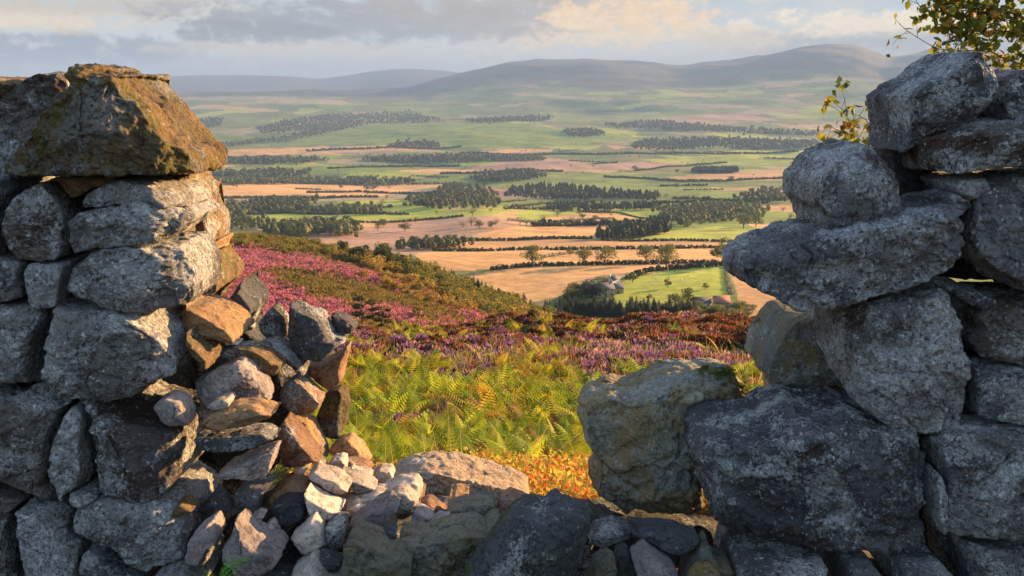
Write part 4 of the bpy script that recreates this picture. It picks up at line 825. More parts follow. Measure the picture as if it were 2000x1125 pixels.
# the wall goes on beyond both sides of the picture
gw = random.Random(8)
for side_ in (0, 1):
    y_ = 365 if side_ == 0 else 130
    while y_ < 1150:
        hh = gw.uniform(95, 160); x_ = -72 if side_ == 0 else 2108
        end = 470 if y_ > 330 else 330
        run = 0
        while run < end:
            ww = gw.uniform(130, 230)
            a, b = (x_ - run - ww, x_ - run) if side_ == 0 else (x_ + run, x_ + run + ww)
            j = lambda s=9: gw.uniform(-s, s)
            pts = [(a + 4, y_ + 18 + j()), (a + 22, y_ + 4 + j(5)), ((a + b) / 2 + j(20), y_ + j(6)), (b - 20, y_ + 5 + j(5)), (b - 3, y_ + 22 + j()), (b - 2 + j(4), y_ + hh * .55), (b - 10, y_ + hh - 14 + j()), (b - 34, y_ + hh - 2), ((a + b) / 2, y_ + hh + j(4)), (a + 26, y_ + hh - 3), (a + 6, y_ + hh - 20 + j()), (a + 2, y_ + hh * .5)]
            rock('wall_stone', pts, 2.95 + j(.03) * 1.0, .45, gw.choice(['L', 'G', 'LB', 'L', 'B']), 'grey wall stone beyond the side edge of the picture', group='wall stones beyond the picture edges', hi=.55)
            run += ww
        y_ += hh
# ------------------------------------------------------------------ leaf and bark materials
def leaf_mat(name, trans=0.45, rough=0.7, tint=(1.0, 1.0, 1.0)):
    m, R = new_mat(name)
    c = R.n('ShaderNodeVertexColor', layer_name='Col').outputs[0]
    oi = R.n('ShaderNodeObjectInfo').outputs['Random']
    c = R.mix(1.0, c, R.mix(oi, tuple(.8 * t for t in tint), tuple(1.2 * t for t in tint)), 'MULTIPLY')
    d = R.n('ShaderNodeBsdfPrincipled', ins={'Base Color': c, 'Roughness': rough, 'Specular IOR Level': 0.25})
    t = R.n('ShaderNodeBsdfTranslucent', ins={'Color': c})
    x = R.n('ShaderNodeMixShader', ins={0: trans, 1: d.outputs[0], 2: t.outputs[0]})
    R.t.links.new(x.outputs[0], R.n('ShaderNodeOutputMaterial').inputs[0])
    return m
LEAF = leaf_mat('leaf'); NEEDLE = leaf_mat('needle', 0.2); FARLEAF = leaf_mat('far_leaf', 0.15); FROND = leaf_mat('bracken_frond', 0.5); HEATHM = leaf_mat('heather_bloom', 0.35)
bark, R_ = new_mat('bark')
bn = R_.noise(R_.n('ShaderNodeTexCoord').outputs['Object'], 30.0, 5)
bb_ = R_.n('ShaderNodeBsdfPrincipled', ins={'Base Color': R_.mix(bn, (0.05, 0.035, 0.022), (0.16, 0.11, 0.07)), 'Roughness': 0.9})
R_.t.links.new(bb_.outputs[0], R_.n('ShaderNodeOutputMaterial').inputs[0])
twigm, R_ = new_mat('twig')
bb_ = R_.n('ShaderNodeBsdfPrincipled', ins={'Base Color': (0.20, 0.10, 0.06, 1), 'Roughness': 0.7})
R_.t.links.new(bb_.outputs[0], R_.n('ShaderNodeOutputMaterial').inputs[0])

class Soup:
    """collects quads with a colour per vertex"""
    def __init__(s): s.v = []; s.c = []
    def quads(s, Q, C_):          # Q (n,4,3), C_ (n,3) or (n,4,3)
        s.v.append(np.asarray(Q, np.float32).reshape(-1, 3))
        C_ = np.asarray(C_, np.float32)
        if C_.ndim == 2: C_ = np.repeat(C_[:, None], 4, 1)
        s.c.append(C_.reshape(-1, 3))
    def build(s, name, mat, parent=None):
        V = np.concatenate(s.v); C_ = np.concatenate(s.c)
        return mesh_np(name, V, np.arange(len(V)).reshape(-1, 4), mat, parent, col=C_)
def rand_quads(P, size, rng, flat_=0.0, aspect=1.5):
    """leaf shaped (rhombic) quads at points P"""
    n = len(P)
    a = rng.normal(size=(n, 3)); a[:, 2] *= (1 - flat_); a /= np.linalg.norm(a, axis=1)[:, None]
    b = rng.normal(size=(n, 3)); b -= (b * a).sum(1)[:, None] * a; b /= np.linalg.norm(b, axis=1)[:, None]
    sz = (np.asarray(size) * rng.uniform(.6, 1.3, n))[:, None]
    return np.stack([P - a * sz * aspect / 2, P + b * sz / 2, P + a * sz * aspect / 2, P - b * sz / 2], 1)
def tube(path, rad, k=6):
    path = np.asarray(path, float); n = len(path); rad = np.broadcast_to(rad, (n,))
    tan_ = np.gradient(path, axis=0); tan_ /= np.linalg.norm(tan_, axis=1)[:, None]
    up = np.array([0.3, 0.9, 0.1]); u = np.cross(tan_, up); u /= np.linalg.norm(u, axis=1)[:, None]; w_ = np.cross(tan_, u)
    an = np.arange(k) / k * 2 * pi
    R = path[:, None] + rad[:, None, None] * (np.cos(an)[None, :, None] * u[:, None] + np.sin(an)[None, :, None] * w_[:, None])
    i = np.arange(n * k).reshape(n, k); j = np.roll(i, -1, 1)
    return R.reshape(-1, 3), np.stack([i[:-1], j[:-1], j[1:], i[1:]], -1).reshape(-1, 4)
def tubes(lst, k=6):
    V = []; Fq = []; o = 0
    for p, r in lst:
        v, f = tube(p, r, k); V.append(v); Fq.append(f + o); o += len(v)
    return np.concatenate(V), np.concatenate(Fq)
def ramp(c1, c2, t): return np.asarray(c1)[None] * (1 - t[:, None]) + np.asarray(c2)[None] * t[:, None]

# ------------------------------------------------------------------ tree kinds, unit height
def make_broadleaf(seed, name='broadleaf_tree', nleaf=1500, c1=(0.05, 0.075, 0.018), c2=(0.12, 0.14, 0.03), wide=0.40, base=0.14, sparse=0.0):
    rng = np.random.default_rng(seed)
    root = empty(name, (0, 0, 0))
    limbs = []; lobes = []
    tp = np.array([[0, 0, -.03], [.008, 0, .12], [.0, .01, .28], [.01, .0, .5], [.0, .0, .72]])
    limbs.append((tp, np.array([.032, .024, .02, .013, .006])))
    nl = rng.integers(8, 12)
    for k in range(nl):
        a = k * 2.4 + rng.uniform(-.4, .4); h = rng.uniform(base + .22, .84); r = wide * sqrt(max(.05, 1 - ((h - .5) / .48) ** 2)) * rng.uniform(.45, .75)
        c = np.array([r * cos(a), r * sin(a), h]); lobes.append((c, rng.uniform(.13, .21)))
        limbs.append((np.array([[0, 0, h * .45], c * np.array([.5, .5, 0]) + [0, 0, h * .72], c]), np.array([.012, .008, .003])))
    lobes.append((np.array([0, 0, .82]), .17)); lobes.append((np.array([0, 0, .5]), .2 * (1 - sparse)))
    lobes = [(c, r) for c, r in lobes]
    V_, F_ = tubes(limbs, 5)
    mesh_np('trunk', V_, F_, bark, root, smooth=True)
    sp_ = Soup()
    for c, r in lobes:
        n = int(nleaf / len(lobes))
        d = rng.normal(size=(n, 3)); d /= np.linalg.norm(d, axis=1)[:, None]
        rr = r * rng.uniform(0.35, 1.08, n) ** .6
        d[:, 2] *= .85
        P = c + d * rr[:, None]
        P += fbm(P * 9 + seed, 2)[:, None] * .03
        keep = P[:, 2] > base; P = P[keep]
        sp_.quads(rand_quads(P, .034, rng), ramp(c1, c2, rng.uniform(0, 1, len(P))))
    sp_.build('crown', LEAF, root)
    return root
def make_conifer(seed, name='conifer_tree', c1=(0.022, 0.040, 0.014), c2=(0.055, 0.075, 0.022), n=800, wid=0.20):
    rng = np.random.default_rng(seed); root = empty(name, (0, 0, 0))
    V_, F_ = tubes([(np.array([[0, 0, -.04], [0, .004, .5], [0, 0, 1.0]]), np.array([.018, .010, .002]))], 5)
    mesh_np('trunk', V_, F_, bark, root, smooth=True)
    h = rng.uniform(.08, 1.0, n) ** 0.85
    tier = (h * 13) % 1.0
    r = wid * (1 - h) ** .8 * (0.55 + .5 * (1 - tier)) * rng.uniform(.3, 1.05, n) + .004
    a = rng.uniform(0, 2 * pi, n); r *= 1 + .22 * np.sin(a * 3 + seed)
    P = np.stack([r * np.cos(a), r * np.sin(a), h - r * .35], 1)
    out_ = np.stack([np.cos(a), np.sin(a), np.full(n, -.35)], 1); out_ /= np.linalg.norm(out_, axis=1)[:, None]
    sd_ = np.stack([-np.sin(a), np.cos(a), rng.uniform(-.5, .5, n)], 1)
    sz = (.055 * (1.15 - h) * rng.uniform(.7, 1.3, n))[:, None]
    Q = np.stack([P - out_ * sz, P + sd_ * sz * .45, P + out_ * sz, P - sd_ * sz * .45], 1)
    sp_ = Soup(); sp_.quads(Q, ramp(c1, c2, rng.uniform(0, 1, n))); sp_.build('crown', NEEDLE, root)
    return root
def make_shrub(seed, name='moor_shrub', c1=(0.10, 0.085, 0.02), c2=(0.22, 0.15, 0.03), n=420):
    rng = np.random.default_rng(seed); root = empty(name, (0, 0, 0))
    lim = []
    for k in range(5):
        a = k * 1.3 + seed; lim.append((np.array([[0, 0, -.1], [.12 * cos(a), .12 * sin(a), .35], [.3 * cos(a), .3 * sin(a), .7]]), np.array([.03, .02, .006])))
    V_, F_ = tubes(lim, 4); mesh_np('trunk', V_, F_, bark, root, smooth=True)
    sp_ = Soup()
    for k in range(7):
        a = k * 2.2 + seed; r = .32 * (k > 0) * rng.uniform(.6, 1.1)
        c = np.array([r * cos(a), r * sin(a), rng.uniform(.35, .72)]); m = n // 7
        d = rng.normal(size=(m, 3)); d /= np.linalg.norm(d, axis=1)[:, None]
        P = c + d * (rng.uniform(.3, 1.05, m) ** .6 * rng.uniform(.2, .33))[:, None]
        P[:, 2] = np.maximum(P[:, 2], .03)
        sp_.quads(rand_quads(P, .075, rng), ramp(c1, c2, rng.uniform(0, 1, m)))
    sp_.build('crown', LEAF, root)
    return root
def make_pine(seed, name='scots_pine'):
    rng = np.random.default_rng(seed); root = empty(name, (0, 0, 0))
    lim = [(np.array([[0, 0, -.05], [.01, 0, .3], [-.01, .01, .6], [.02, 0, .92]]), np.array([.022, .018, .014, .004]))]
    sp_ = Soup()
    for k in range(9):
        a = k * 2.1 + seed; h = .42 + .06 * k; r = .26 * (1.1 - abs(h - .62)) * rng.uniform(.5, 1.0)
        c = np.array([r * cos(a), r * sin(a), h + .02]); lim.append((np.array([[0, 0, h - .08], c * [.6, .6, 1] - [0, 0, .02], c]), np.array([.009, .006, .002])))
        m = 120; d = rng.normal(size=(m, 3)); d /= np.linalg.norm(d, axis=1)[:, None]; d[:, 2] *= .42
        P = c + d * (rng.uniform(.3, 1, m) ** .6 * rng.uniform(.10, .16))[:, None]
        sp_.quads(rand_quads(P, .028, rng, aspect=2.4), ramp((0.022, 0.032, 0.012), (0.06, 0.06, 0.02), rng.uniform(0, 1, m)))
    V_, F_ = tubes(lim, 5); mesh_np('trunk', V_, F_, bark, root, smooth=True)
    sp_.build('crown', NEEDLE, root)
    return root

# ------------------------------------------------------------------ bracken
def frond_template(npin, nleaf):
    """quads in (s along the rachis, t sideways, droop) unit coordinates"""
    Q = []
    for i in range(npin):
        s = .22 + .78 * (i + .3) / npin
        ln = .36 * (1 - (s - .22) / .80) ** .8 * min(1, (s - .12) / .16)
        for sg in (-1, 1):
            base_ = np.array([s, 0]); tip = np.array([s + ln * .35, sg * ln]); ax = tip - base_; pe = np.array([-ax[1], ax[0]]) / np.linalg.norm(ax)
            if nleaf == 1:
                wv = pe * .022
                Q.append([base_, base_ + ax * .4 + wv, tip, base_ + ax * .4 - wv]); continue
            for k in range(nleaf):
                u = (k + .2) / nleaf; c = base_ + ax * u; l2 = .062 * (1 - u * .75) * (ln / .36 + .25)
                for s2 in (-1, 1):
                    d = pe * s2 + ax / np.linalg.norm(ax) * .55
                    wd = ax / np.linalg.norm(ax) * .013
                    Q.append([c - wd, c + d * l2 * .55 - wd, c + d * l2, c + wd + d * l2 * .4])
    # rachis
    for k in range(6):
        s0, s1 = k / 6, (k + 1) / 6
        Q.append([(s0, -.006 * (1.2 - s0)), (s1, -.006 * (1.2 - s1)), (s1, .006 * (1.2 - s1)), (s0, .006 * (1.2 - s0))])
    return np.array(Q)
FT_HI = frond_template(13, 6); FT_LO = frond_template(11, 1)
def add_fronds(sp_, tpl, P, L_, phi, th0, th1, cols, rng):
    n = len(P)
    s = tpl[..., 0][None]; t = tpl[..., 1][None]                     # (1,q,4)
    S_ = np.linspace(0, 1.4, 30)
    th = th0[:, None] + (th1 - th0)[:, None] * S_[None] ** 1.1
    r = np.concatenate([np.zeros((n, 1)), np.cumsum(np.cos(th[:, :-1]) * S_[1], 1)], 1); z = np.concatenate([np.zeros((n, 1)), np.cumsum(np.sin(th[:, :-1]) * S_[1], 1)], 1)
    fi = np.clip(tpl[..., 0] / S_[1], 0, 28.9); i0 = fi.astype(int); fr = fi - i0
    rr = r[:, i0] * (1 - fr) + r[:, i0 + 1] * fr; zz = z[:, i0] * (1 - fr) + z[:, i0 + 1] * fr
    roll = rng.uniform(-.9, .9, n)[:, None, None]
    lat = t * np.cos(roll); dz = t * np.sin(roll) - np.abs(t) * .25
    Lb = L_[:, None, None]
    c, s_ = np.cos(phi)[:, None, None], np.sin(phi)[:, None, None]
    X = P[:, 0, None, None] + Lb * (rr * c - lat * s_); Y = P[:, 1, None, None] + Lb * (rr * s_ + lat * c); Z = P[:, 2, None, None] + Lb * (zz + dz)
    Q = np.stack([X, Y, Z], -1).reshape(-1, 4, 3)
    sp_.quads(Q, np.repeat(cols, tpl.shape[0], 0))
def sector(n, d0, d1, a0, a1, rng, pw=1.0):
    """random points between distances, azimuth from photo columns; pw<1 crowds the near side"""
    u = rng.uniform(0, 1, n) ** pw
    d = np.sqrt(d0 ** 2 + u * (d1 ** 2 - d0 ** 2)); a = rng.uniform(math.atan((a0 - 1000) / F), math.atan((a1 - 1000) / F), n)
    x, y = d * np.sin(a), d * np.cos(a); z = ground_z(x, y)
    return np.stack([x, y, z], 1)
rng = np.random.default_rng(5)
def zone(P):
    """how much heather (rather than bracken) grows at a point, and which colour"""
    u, v = project(P[:, 0], P[:, 1], P[:, 2] + .3)
    nz = n2(P[:, 0], P[:, 1], 2.6, 3, 21.0); nb = n2(P[:, 0], P[:, 1], 7.0, 3, 33.0)
    h = np.interp(v, [610, 640, 680, 715, 745, 790], [1.4, 1.2, .85, .62, .25, -.3]) + nz * 1.8
    for (cx, cy, rx, ry, a) in ((835, 695, 70, 16, .8), (1120, 690, 70, 28, .7), (1260, 690, 110, 22, .9), (700, 640, 30, 14, .9), (700, 735, 40, 12, .8), (900, 735, 40, 10, .4), (800, 650, 90, 16, -.7), (1010, 660, 26, 16, -.5), (1300, 700, 150, 34, .8), (1500, 690, 120, 40, .5)):
        h += a * np.exp(-((u - cx) / rx) ** 2 - ((v - cy) / ry) ** 2)
    return h, u, v, nz, nb
SUNNY = ((0.16, 0.27, 0.015), (0.52, 0.54, 0.03), (0.60, 0.34, 0.03), (0.30, 0.12, 0.03))  # second tone paints sunlit highlights into the frond colour
def frond_cols(P, v, rng):
    n = len(P); t = rng.uniform(0, 1, n)
    gold = np.clip(np.interp(v, [640, 700, 760, 860], [.62, .5, .22, .10]) + .5 * n2(P[:, 0], P[:, 1], 3.0, 2, 41.0), 0, 1)
    c = ramp(SUNNY[0], SUNNY[1], t)
    g = rng.uniform(0, 1, n) < gold
    c[g] = ramp(SUNNY[1], SUNNY[2], rng.uniform(0, 1, g.sum()))
    b = rng.uniform(0, 1, n) < .05 + gold * .25
    c[b] = np.array(SUNNY[3])
    return np.clip(c * rng.uniform(.35, 1.2, (n, 1)), 0, .8)
def fronds(npts, d0, d1, tpl, rng, lmin, lmax, sp_, a0=560, a1=1720, per=3):
    P = sector(npts, d0, d1, a0, a1, rng)
    h, u, v, nz, nb = zone(P)
    P = P[(h + rng.uniform(-.15, .15, len(P))) < .45]
    P = np.repeat(P, per, 0); n = len(P)
    P[:, :2] += rng.normal(size=(n, 2)) * .10
    _, v = project(P[:, 0], P[:, 1], P[:, 2] + .3)
    add_fronds(sp_, tpl, P, rng.uniform(lmin, lmax, n), rng.uniform(0, 2 * pi, n), rng.uniform(.7, 1.5, n), rng.uniform(-.9, .7, n), frond_cols(P, v, rng), rng)
sp1 = Soup()
fronds(1150, 6.9, 13, FT_HI, rng, .30, .66, sp1)
fronds(3000, 13, 24, FT_LO, rng, .38, .75, sp1, per=4)
fronds(2600, 22, 60, FT_LO, rng, .5, .85, sp1, per=3)
tag(sp1.build('bracken', FROND), 'sunlit yellow green and golden bracken filling the slope beyond the gap', 'bracken', kind='stuff')
# heather tufts
def tufts(P, size, nsp, cols, sp_, rng, spk=.10, wid=.018, up=.8):
    n = len(P)
    d = rng.normal(size=(n, nsp, 3)); d[..., 2] = np.abs(d[..., 2]) + up; d /= np.linalg.norm(d, axis=2)[..., None]
    b = P[:, None] + d * (size[:, None] * rng.uniform(.35, .8, (n, nsp)))[..., None] * np.array([1, 1, .75])
    sdv = np.cross(d, rng.normal(size=(n, nsp, 3))); sdv /= np.linalg.norm(sdv, axis=2)[..., None]
    d2 = d + np.array([0, 0, .9]); d2 /= np.linalg.norm(d2, axis=2)[..., None]
    l_ = (size[:, None] * spk / .3 * rng.uniform(.6, 1.3, (n, nsp)))[..., None]; w_ = (size[:, None] * wid / .3)[..., None]
    Q = np.stack([b, b + d2 * l_ * .45 + sdv * w_, b + d2 * l_, b + d2 * l_ * .45 - sdv * w_], 2).reshape(-1, 4, 3)
    cc_ = cols if cols.ndim == 3 else np.repeat(cols[:, None], nsp, 1)
    cc_ = cc_ * rng.uniform(.65, 1.3, (n, nsp, 1))
    sp_.quads(Q, cc_.reshape(-1, 3))
sp2 = Soup()
def heather_zone(npts, d0, d1, size, nsp, wid):
    P = sector(npts, d0, d1, 540, 1740, rng)
    h, u, v, nz, nb = zone(P)
    k = (h + rng.uniform(-.2, .2, len(P))) > .42
    P, v, nb, nz, u = P[k], v[k], nb[k], nz[k], u[k]
    n = len(P)
    purple = np.array([0.27, 0.11, 0.28]); pink = np.array([0.50, 0.25, 0.27]); rust = np.array([0.27, 0.085, 0.045]); dkr = np.array([0.13, 0.05, 0.035])
    pr = np.interp(v, [618, 650, 670, 700], [1.0, .85, .5, .22]) + nb * .5 + .25 * (u > 1380)
    isr = rng.uniform(0, 1, n) < pr
    c = np.where((rng.uniform(0, 1, n) < .5 + nz)[:, None], purple, pink)
    c = np.where(isr[:, None], np.where((rng.uniform(0, 1, n) < .3 - nz)[:, None], dkr, rust), c)
    c3 = np.repeat(c[:, None], nsp, 1)
    gr = rng.uniform(0, 1, (n, nsp)) < .28                      # green and straw stems between the blooms
    c3[gr] = np.array([0.13, 0.12, 0.035])
    tufts(P, size * rng.uniform(.7, 1.3, n), nsp, c3, sp2, rng, wid=wid)
heather_zone(2600, 9, 26, .26, 60, .026)
heather_zone(9000, 26, 63, .36, 40, .040)
tag(sp2.build('heather', HEATHM), 'purple, pink and rusty heather on the brow beyond the bracken', 'heather', kind='stuff')
# dry grass and stems
sp3 = Soup()
P = sector(1700, 5.0, 30, 600, 1700, rng)
n = len(P); l_ = rng.uniform(.25, .62, n)[:, None]; d = np.stack([rng.normal(size=n) * .35, rng.normal(size=n) * .35, np.ones(n)], 1)
bw = np.stack([rng.normal(size=n), rng.normal(size=n) * .3, np.zeros(n)], 1); bw = bw / np.linalg.norm(bw, axis=1)[:, None] * (0.0035 + P[:, 1:2] * .00022)
sp3.quads(np.stack([P - bw, P + bw, P + d * l_ + bw * .2, P + d * l_ - bw * .2], 1), ramp((0.30, 0.26, 0.07), (0.52, 0.38, 0.14), rng.uniform(0, 1, n)))
tag(sp3.build('moor_grass', HEATHM), 'thin dry grass stems among the bracken', 'grass', kind='stuff')
# bilberry: low bushes with small red, orange and yellow leaves
sp4 = Soup()
P = sector(2300, 3.95, 7.4, 560, 1700, rng)
P = P[~((P[:, 1] < 4.9) & (P[:, 0] > .5))]
n = len(P); m = 34
hgt = rng.uniform(.10, .26, n)[:, None]
u = rng.uniform(0.1, 1, (n, m)); a = rng.uniform(0, 2 * pi, (n, m)); r = .02 + .075 * u * rng.uniform(.3, 1, (n, m))
LP = P[:, None] + np.stack([r * np.cos(a), r * np.sin(a), u * hgt], -1)
t = np.clip(u + rng.normal(size=(n, m)) * .25, 0, 1)[..., None]
c = np.array([0.14, 0.15, 0.025]) * (1 - t) + np.array([0.55, 0.33, 0.06]) * t
gy = rng.uniform(0, 1, (n, 1, 1)) < .35 + n2(P[:, 0], P[:, 1], .5, 2, 3.3)[:, None, None]; c = np.where(gy, c * np.array([.75, 1.15, .8]), c)
red = (rng.uniform(0, 1, (n, m)) < .14 * u ** 2) | (rng.uniform(0, 1, (n, 1)) < .06)
c[red] = np.array([0.50, 0.12, 0.03])
c *= rng.uniform(.7, 1.25, (n, m, 1))
sp4.quads(rand_quads(LP.reshape(-1, 3), .0165, rng, aspect=1.7), c.reshape(-1, 3))
st = np.repeat(P, 3, 0); off_ = rng.normal(size=(len(st), 3)) * .03; off_[:, 2] = np.repeat(hgt[:, 0], 3)
sp4.quads(np.stack([st - [.0015, 0, 0], st + [.0015, 0, 0], st + off_ + [.0008, 0, 0], st + off_ - [.0008, 0, 0]], 1), np.tile([[0.25, 0.10, 0.04]], (len(st), 1)))
tag(sp4.build('bilberry', LEAF), 'low bilberry bushes with orange and red leaves just behind the fallen stones', 'bilberry', kind='stuff')
# cover on the far spur: heather and bracken tussocks
sp5 = Soup()
P = np.concatenate([sector(90000, 90, 430, 360, 1180, rng), sector(26000, 90, 400, -700, 360, rng)])
u, v = project(P[:, 0], P[:, 1], P[:, 2])
q, nz = spur_colour(u + rng.normal(size=len(u)) * 9, v + rng.normal(size=len(u)) * 5, P[:, 0], P[:, 1])
n = len(P)
c = np.where((q > .5)[:, None], ramp((0.27, 0.18, 0.04), (0.15, 0.13, 0.03), rng.uniform(0, 1, n)), ramp((0.56, 0.18, 0.27), (0.40, 0.14, 0.15), np.clip(rng.uniform(-.2, 1.2, n), 0, 1)))
st_ = rng.uniform(0, 1, n) < .14
c[st_] = ramp((0.12, 0.10, 0.03), (0.20, 0.10, 0.04), rng.uniform(0, 1, st_.sum()))
tufts(P, .62 * rng.uniform(.5, 1.5, n) * np.interp(P[:, 1], [90, 400], [.7, 1.4]), 7, c, sp5, rng, spk=.22, wid=.075, up=.5)
tag(sp5.build('moor_cover', HEATHM), 'pink heather and rusty bracken covering the hillside spur', 'heather', kind='stuff')
# small green fern at the bottom
fr = empty('fern', tuple(at(420, 1138, 2.42)))
tag(fr, 'small bright green fern growing between the stones at the bottom edge', 'fern')
for k, (phi, L0, th) in enumerate(((.1, .125, 1.15), (.5, .11, .8), (2.9, .06, 1.2), (-.4, .09, .9))):
    s_ = Soup(); add_fronds(s_, frond_template(11, 3), np.zeros((1, 3)), np.array([L0]), np.array([phi]), np.array([th]), np.array([-.1]), np.array([[0.03, 0.13, 0.022]]), rng)
    s_.build('frond', FROND, fr)

# moss cushions growing on the top right of the leaning slab
pm = rng.uniform((1340, 705), (1510, 835), (2600, 2))
pm = pm[inpoly(pm[:, 0], pm[:, 1], PP("1345 712 1380 716 1451 722 1480 752 1500 772 1506 800 1490 812 1460 800 1430 770 1400 745 1370 735"))]
bpy.context.view_layer.update()
o_ = np.array(SLAB.location); pts = []
for (a_, b_) in pm:
    dvec = at(a_, b_, 1.0); ok, loc, nn, _i = SLAB.ray_cast(tuple(-o_), tuple(dvec))
    if ok and fbm(np.array([[a_ / 26.0, b_ / 26.0, .3]]), 2)[0] > rng.uniform(-.3, .5): pts.append(np.array(loc))
if pts:
    P = np.array(pts); sm_ = Soup()
    tufts(P, rng.uniform(.006, .015, len(P)), 9, ramp((0.06, 0.075, 0.02), (0.17, 0.19, 0.04), rng.uniform(0, 1, len(P))), sm_, rng, spk=.20, wid=.05)
    mo = sm_.build('moss', LEAF, SLAB); mo['label'] = 'green moss creeping over the top right of the slab'
# ------------------------------------------------------------------ trees and shrubs of the spur
def px_h(h_px, d): return h_px * d / F
protos = {}
def place(kind, maker, px, py, hpx, label, cat, group=None, dmin=480.0, dmax=None, wide=1.0, variants=3, sink=0.0):
    x, y, z, d = [float(t[0]) for t in hit(px, py, dmin)]
    key = (kind, random.randrange(variants))
    if kind == 'one': key = (kind, label)
    h = px_h(hpx, d)
    if key not in protos:
        o = maker(sum(map(ord, kind)) + key[1] * 17 if kind != 'one' else len(protos) + 3); protos[key] = o
        o.location = (x, y, z - sink * h); o.rotation_euler = (0, 0, random.uniform(0, 6)); o.scale = (h * wide, h * wide, h)
    else:
        o = copy_thing(protos[key], (x, y, z - sink * h), random.uniform(0, 6), (h * wide, h * wide, h))
    tag(o, label, cat, group)
    return o
# two Scots pines on the heather
place('pine', make_pine, 708, 655, 84, 'taller dark pine with bare trunk standing on the pink heather', 'pine tree', dmin=80, variants=1, wide=1.0)
place('pine', make_pine, 747, 664, 62, 'shorter dark pine just right of the taller one on the heather', 'pine tree', dmin=80, variants=1, wide=1.0)
CR = ([440, 600, 750, 850, 950, 1050, 1120], [462, 476, 506, 540, 578, 612, 628])
rr_ = random.Random(3)
for k in range(210):
    px = rr_.choice([rr_.uniform(438, 1070), rr_.uniform(680, 1080)]); base_ = np.interp(px, *CR)
    band = np.interp(px, [440, 600, 800, 1000], [16, 30, 62, 46])
    py = base_ + 2 + band * rr_.random() ** 1.2
    gold = px > 700 and py > base_ + 16  # gold bushes have low sunlight painted into their leaf colour
    mk = (lambda s: make_shrub(s, c1=(0.18, 0.13, 0.025), c2=(0.42, 0.27, 0.05))) if gold else (lambda s: make_shrub(s, c1=(0.10, 0.11, 0.018), c2=(0.30, 0.25, 0.035)))
    place('gold' if gold else 'green', mk, px, py, rr_.uniform(13, 27) * (0.8 + .35 * (px > 700)), 'rounded bush tinted golden by painted sunlight on the upper edge of the heather spur' if gold else 'rounded olive green bush along the crest of the heather spur',
          'bush', 'golden bushes on the spur' if gold else 'green bushes on the spur crest', dmin=140, wide=rr_.uniform(1.0, 1.5), variants=4)
for k in range(150):     # the dense olive wood on the lower right flank of the spur
    px = 770 + 310 * rr_.random() ** .85; py = np.interp(px, *CR) + 3 + rr_.random() * np.interp(px, [770, 860, 960, 1080], [14, 34, 46, 30])
    place('olive', lambda s: make_shrub(s, c1=(0.07, 0.085, 0.016), c2=(0.24, 0.21, 0.035), n=520), px, py, rr_.uniform(20, 34), 'round crowned olive green tree of the dense wood on the right flank of the spur', 'tree', 'olive wood on the spur flank', dmin=140, wide=rr_.uniform(1.0, 1.3), variants=4)
for k in range(14):      # larger dark broadleaf shrubs on the crest
    px = rr_.choice([rr_.uniform(660, 780), rr_.uniform(560, 900)]); py = np.interp(px, *CR) + rr_.uniform(0, 16)
    place('dark', lambda s: make_shrub(s, c1=(0.025, 0.04, 0.014), c2=(0.07, 0.085, 0.025), n=700), px, py, rr_.uniform(22, 38), 'dark green dense tree among the bushes of the spur crest', 'tree', 'dark round trees on the spur crest', dmin=140, wide=1.0)
for k in range(62):      # conifers running down behind the crest
    px = 800 + 300 * rr_.random(); py = np.interp(px, *CR) + rr_.uniform(-8, 10)
    x, y, z, d = hit(px, np.interp(px, *CR) + 1.5, 140)
    place('conifer', make_conifer, px, np.interp(px, *CR) + rr_.uniform(1, 12), rr_.uniform(20, 36), 'dark conifer in the belt running down behind the heather spur', 'conifer', 'conifers down the back of the spur', dmin=200, wide=rr_.uniform(1.5, 2.2), variants=4)
for k in range(150):      # plantation in the valley bottom
    px = rr_.uniform(1085, 1360); py = 606 + 26 * rr_.random() + np.interp(px, [1085, 1200, 1360], [-2, 0, 6])
    place('conifer', make_conifer, px, py, rr_.uniform(24, 38), 'dark conifer of the plantation below the farm', 'conifer', 'plantation conifers below the farm', dmin=470, wide=rr_.uniform(1.6, 2.3), variants=4)
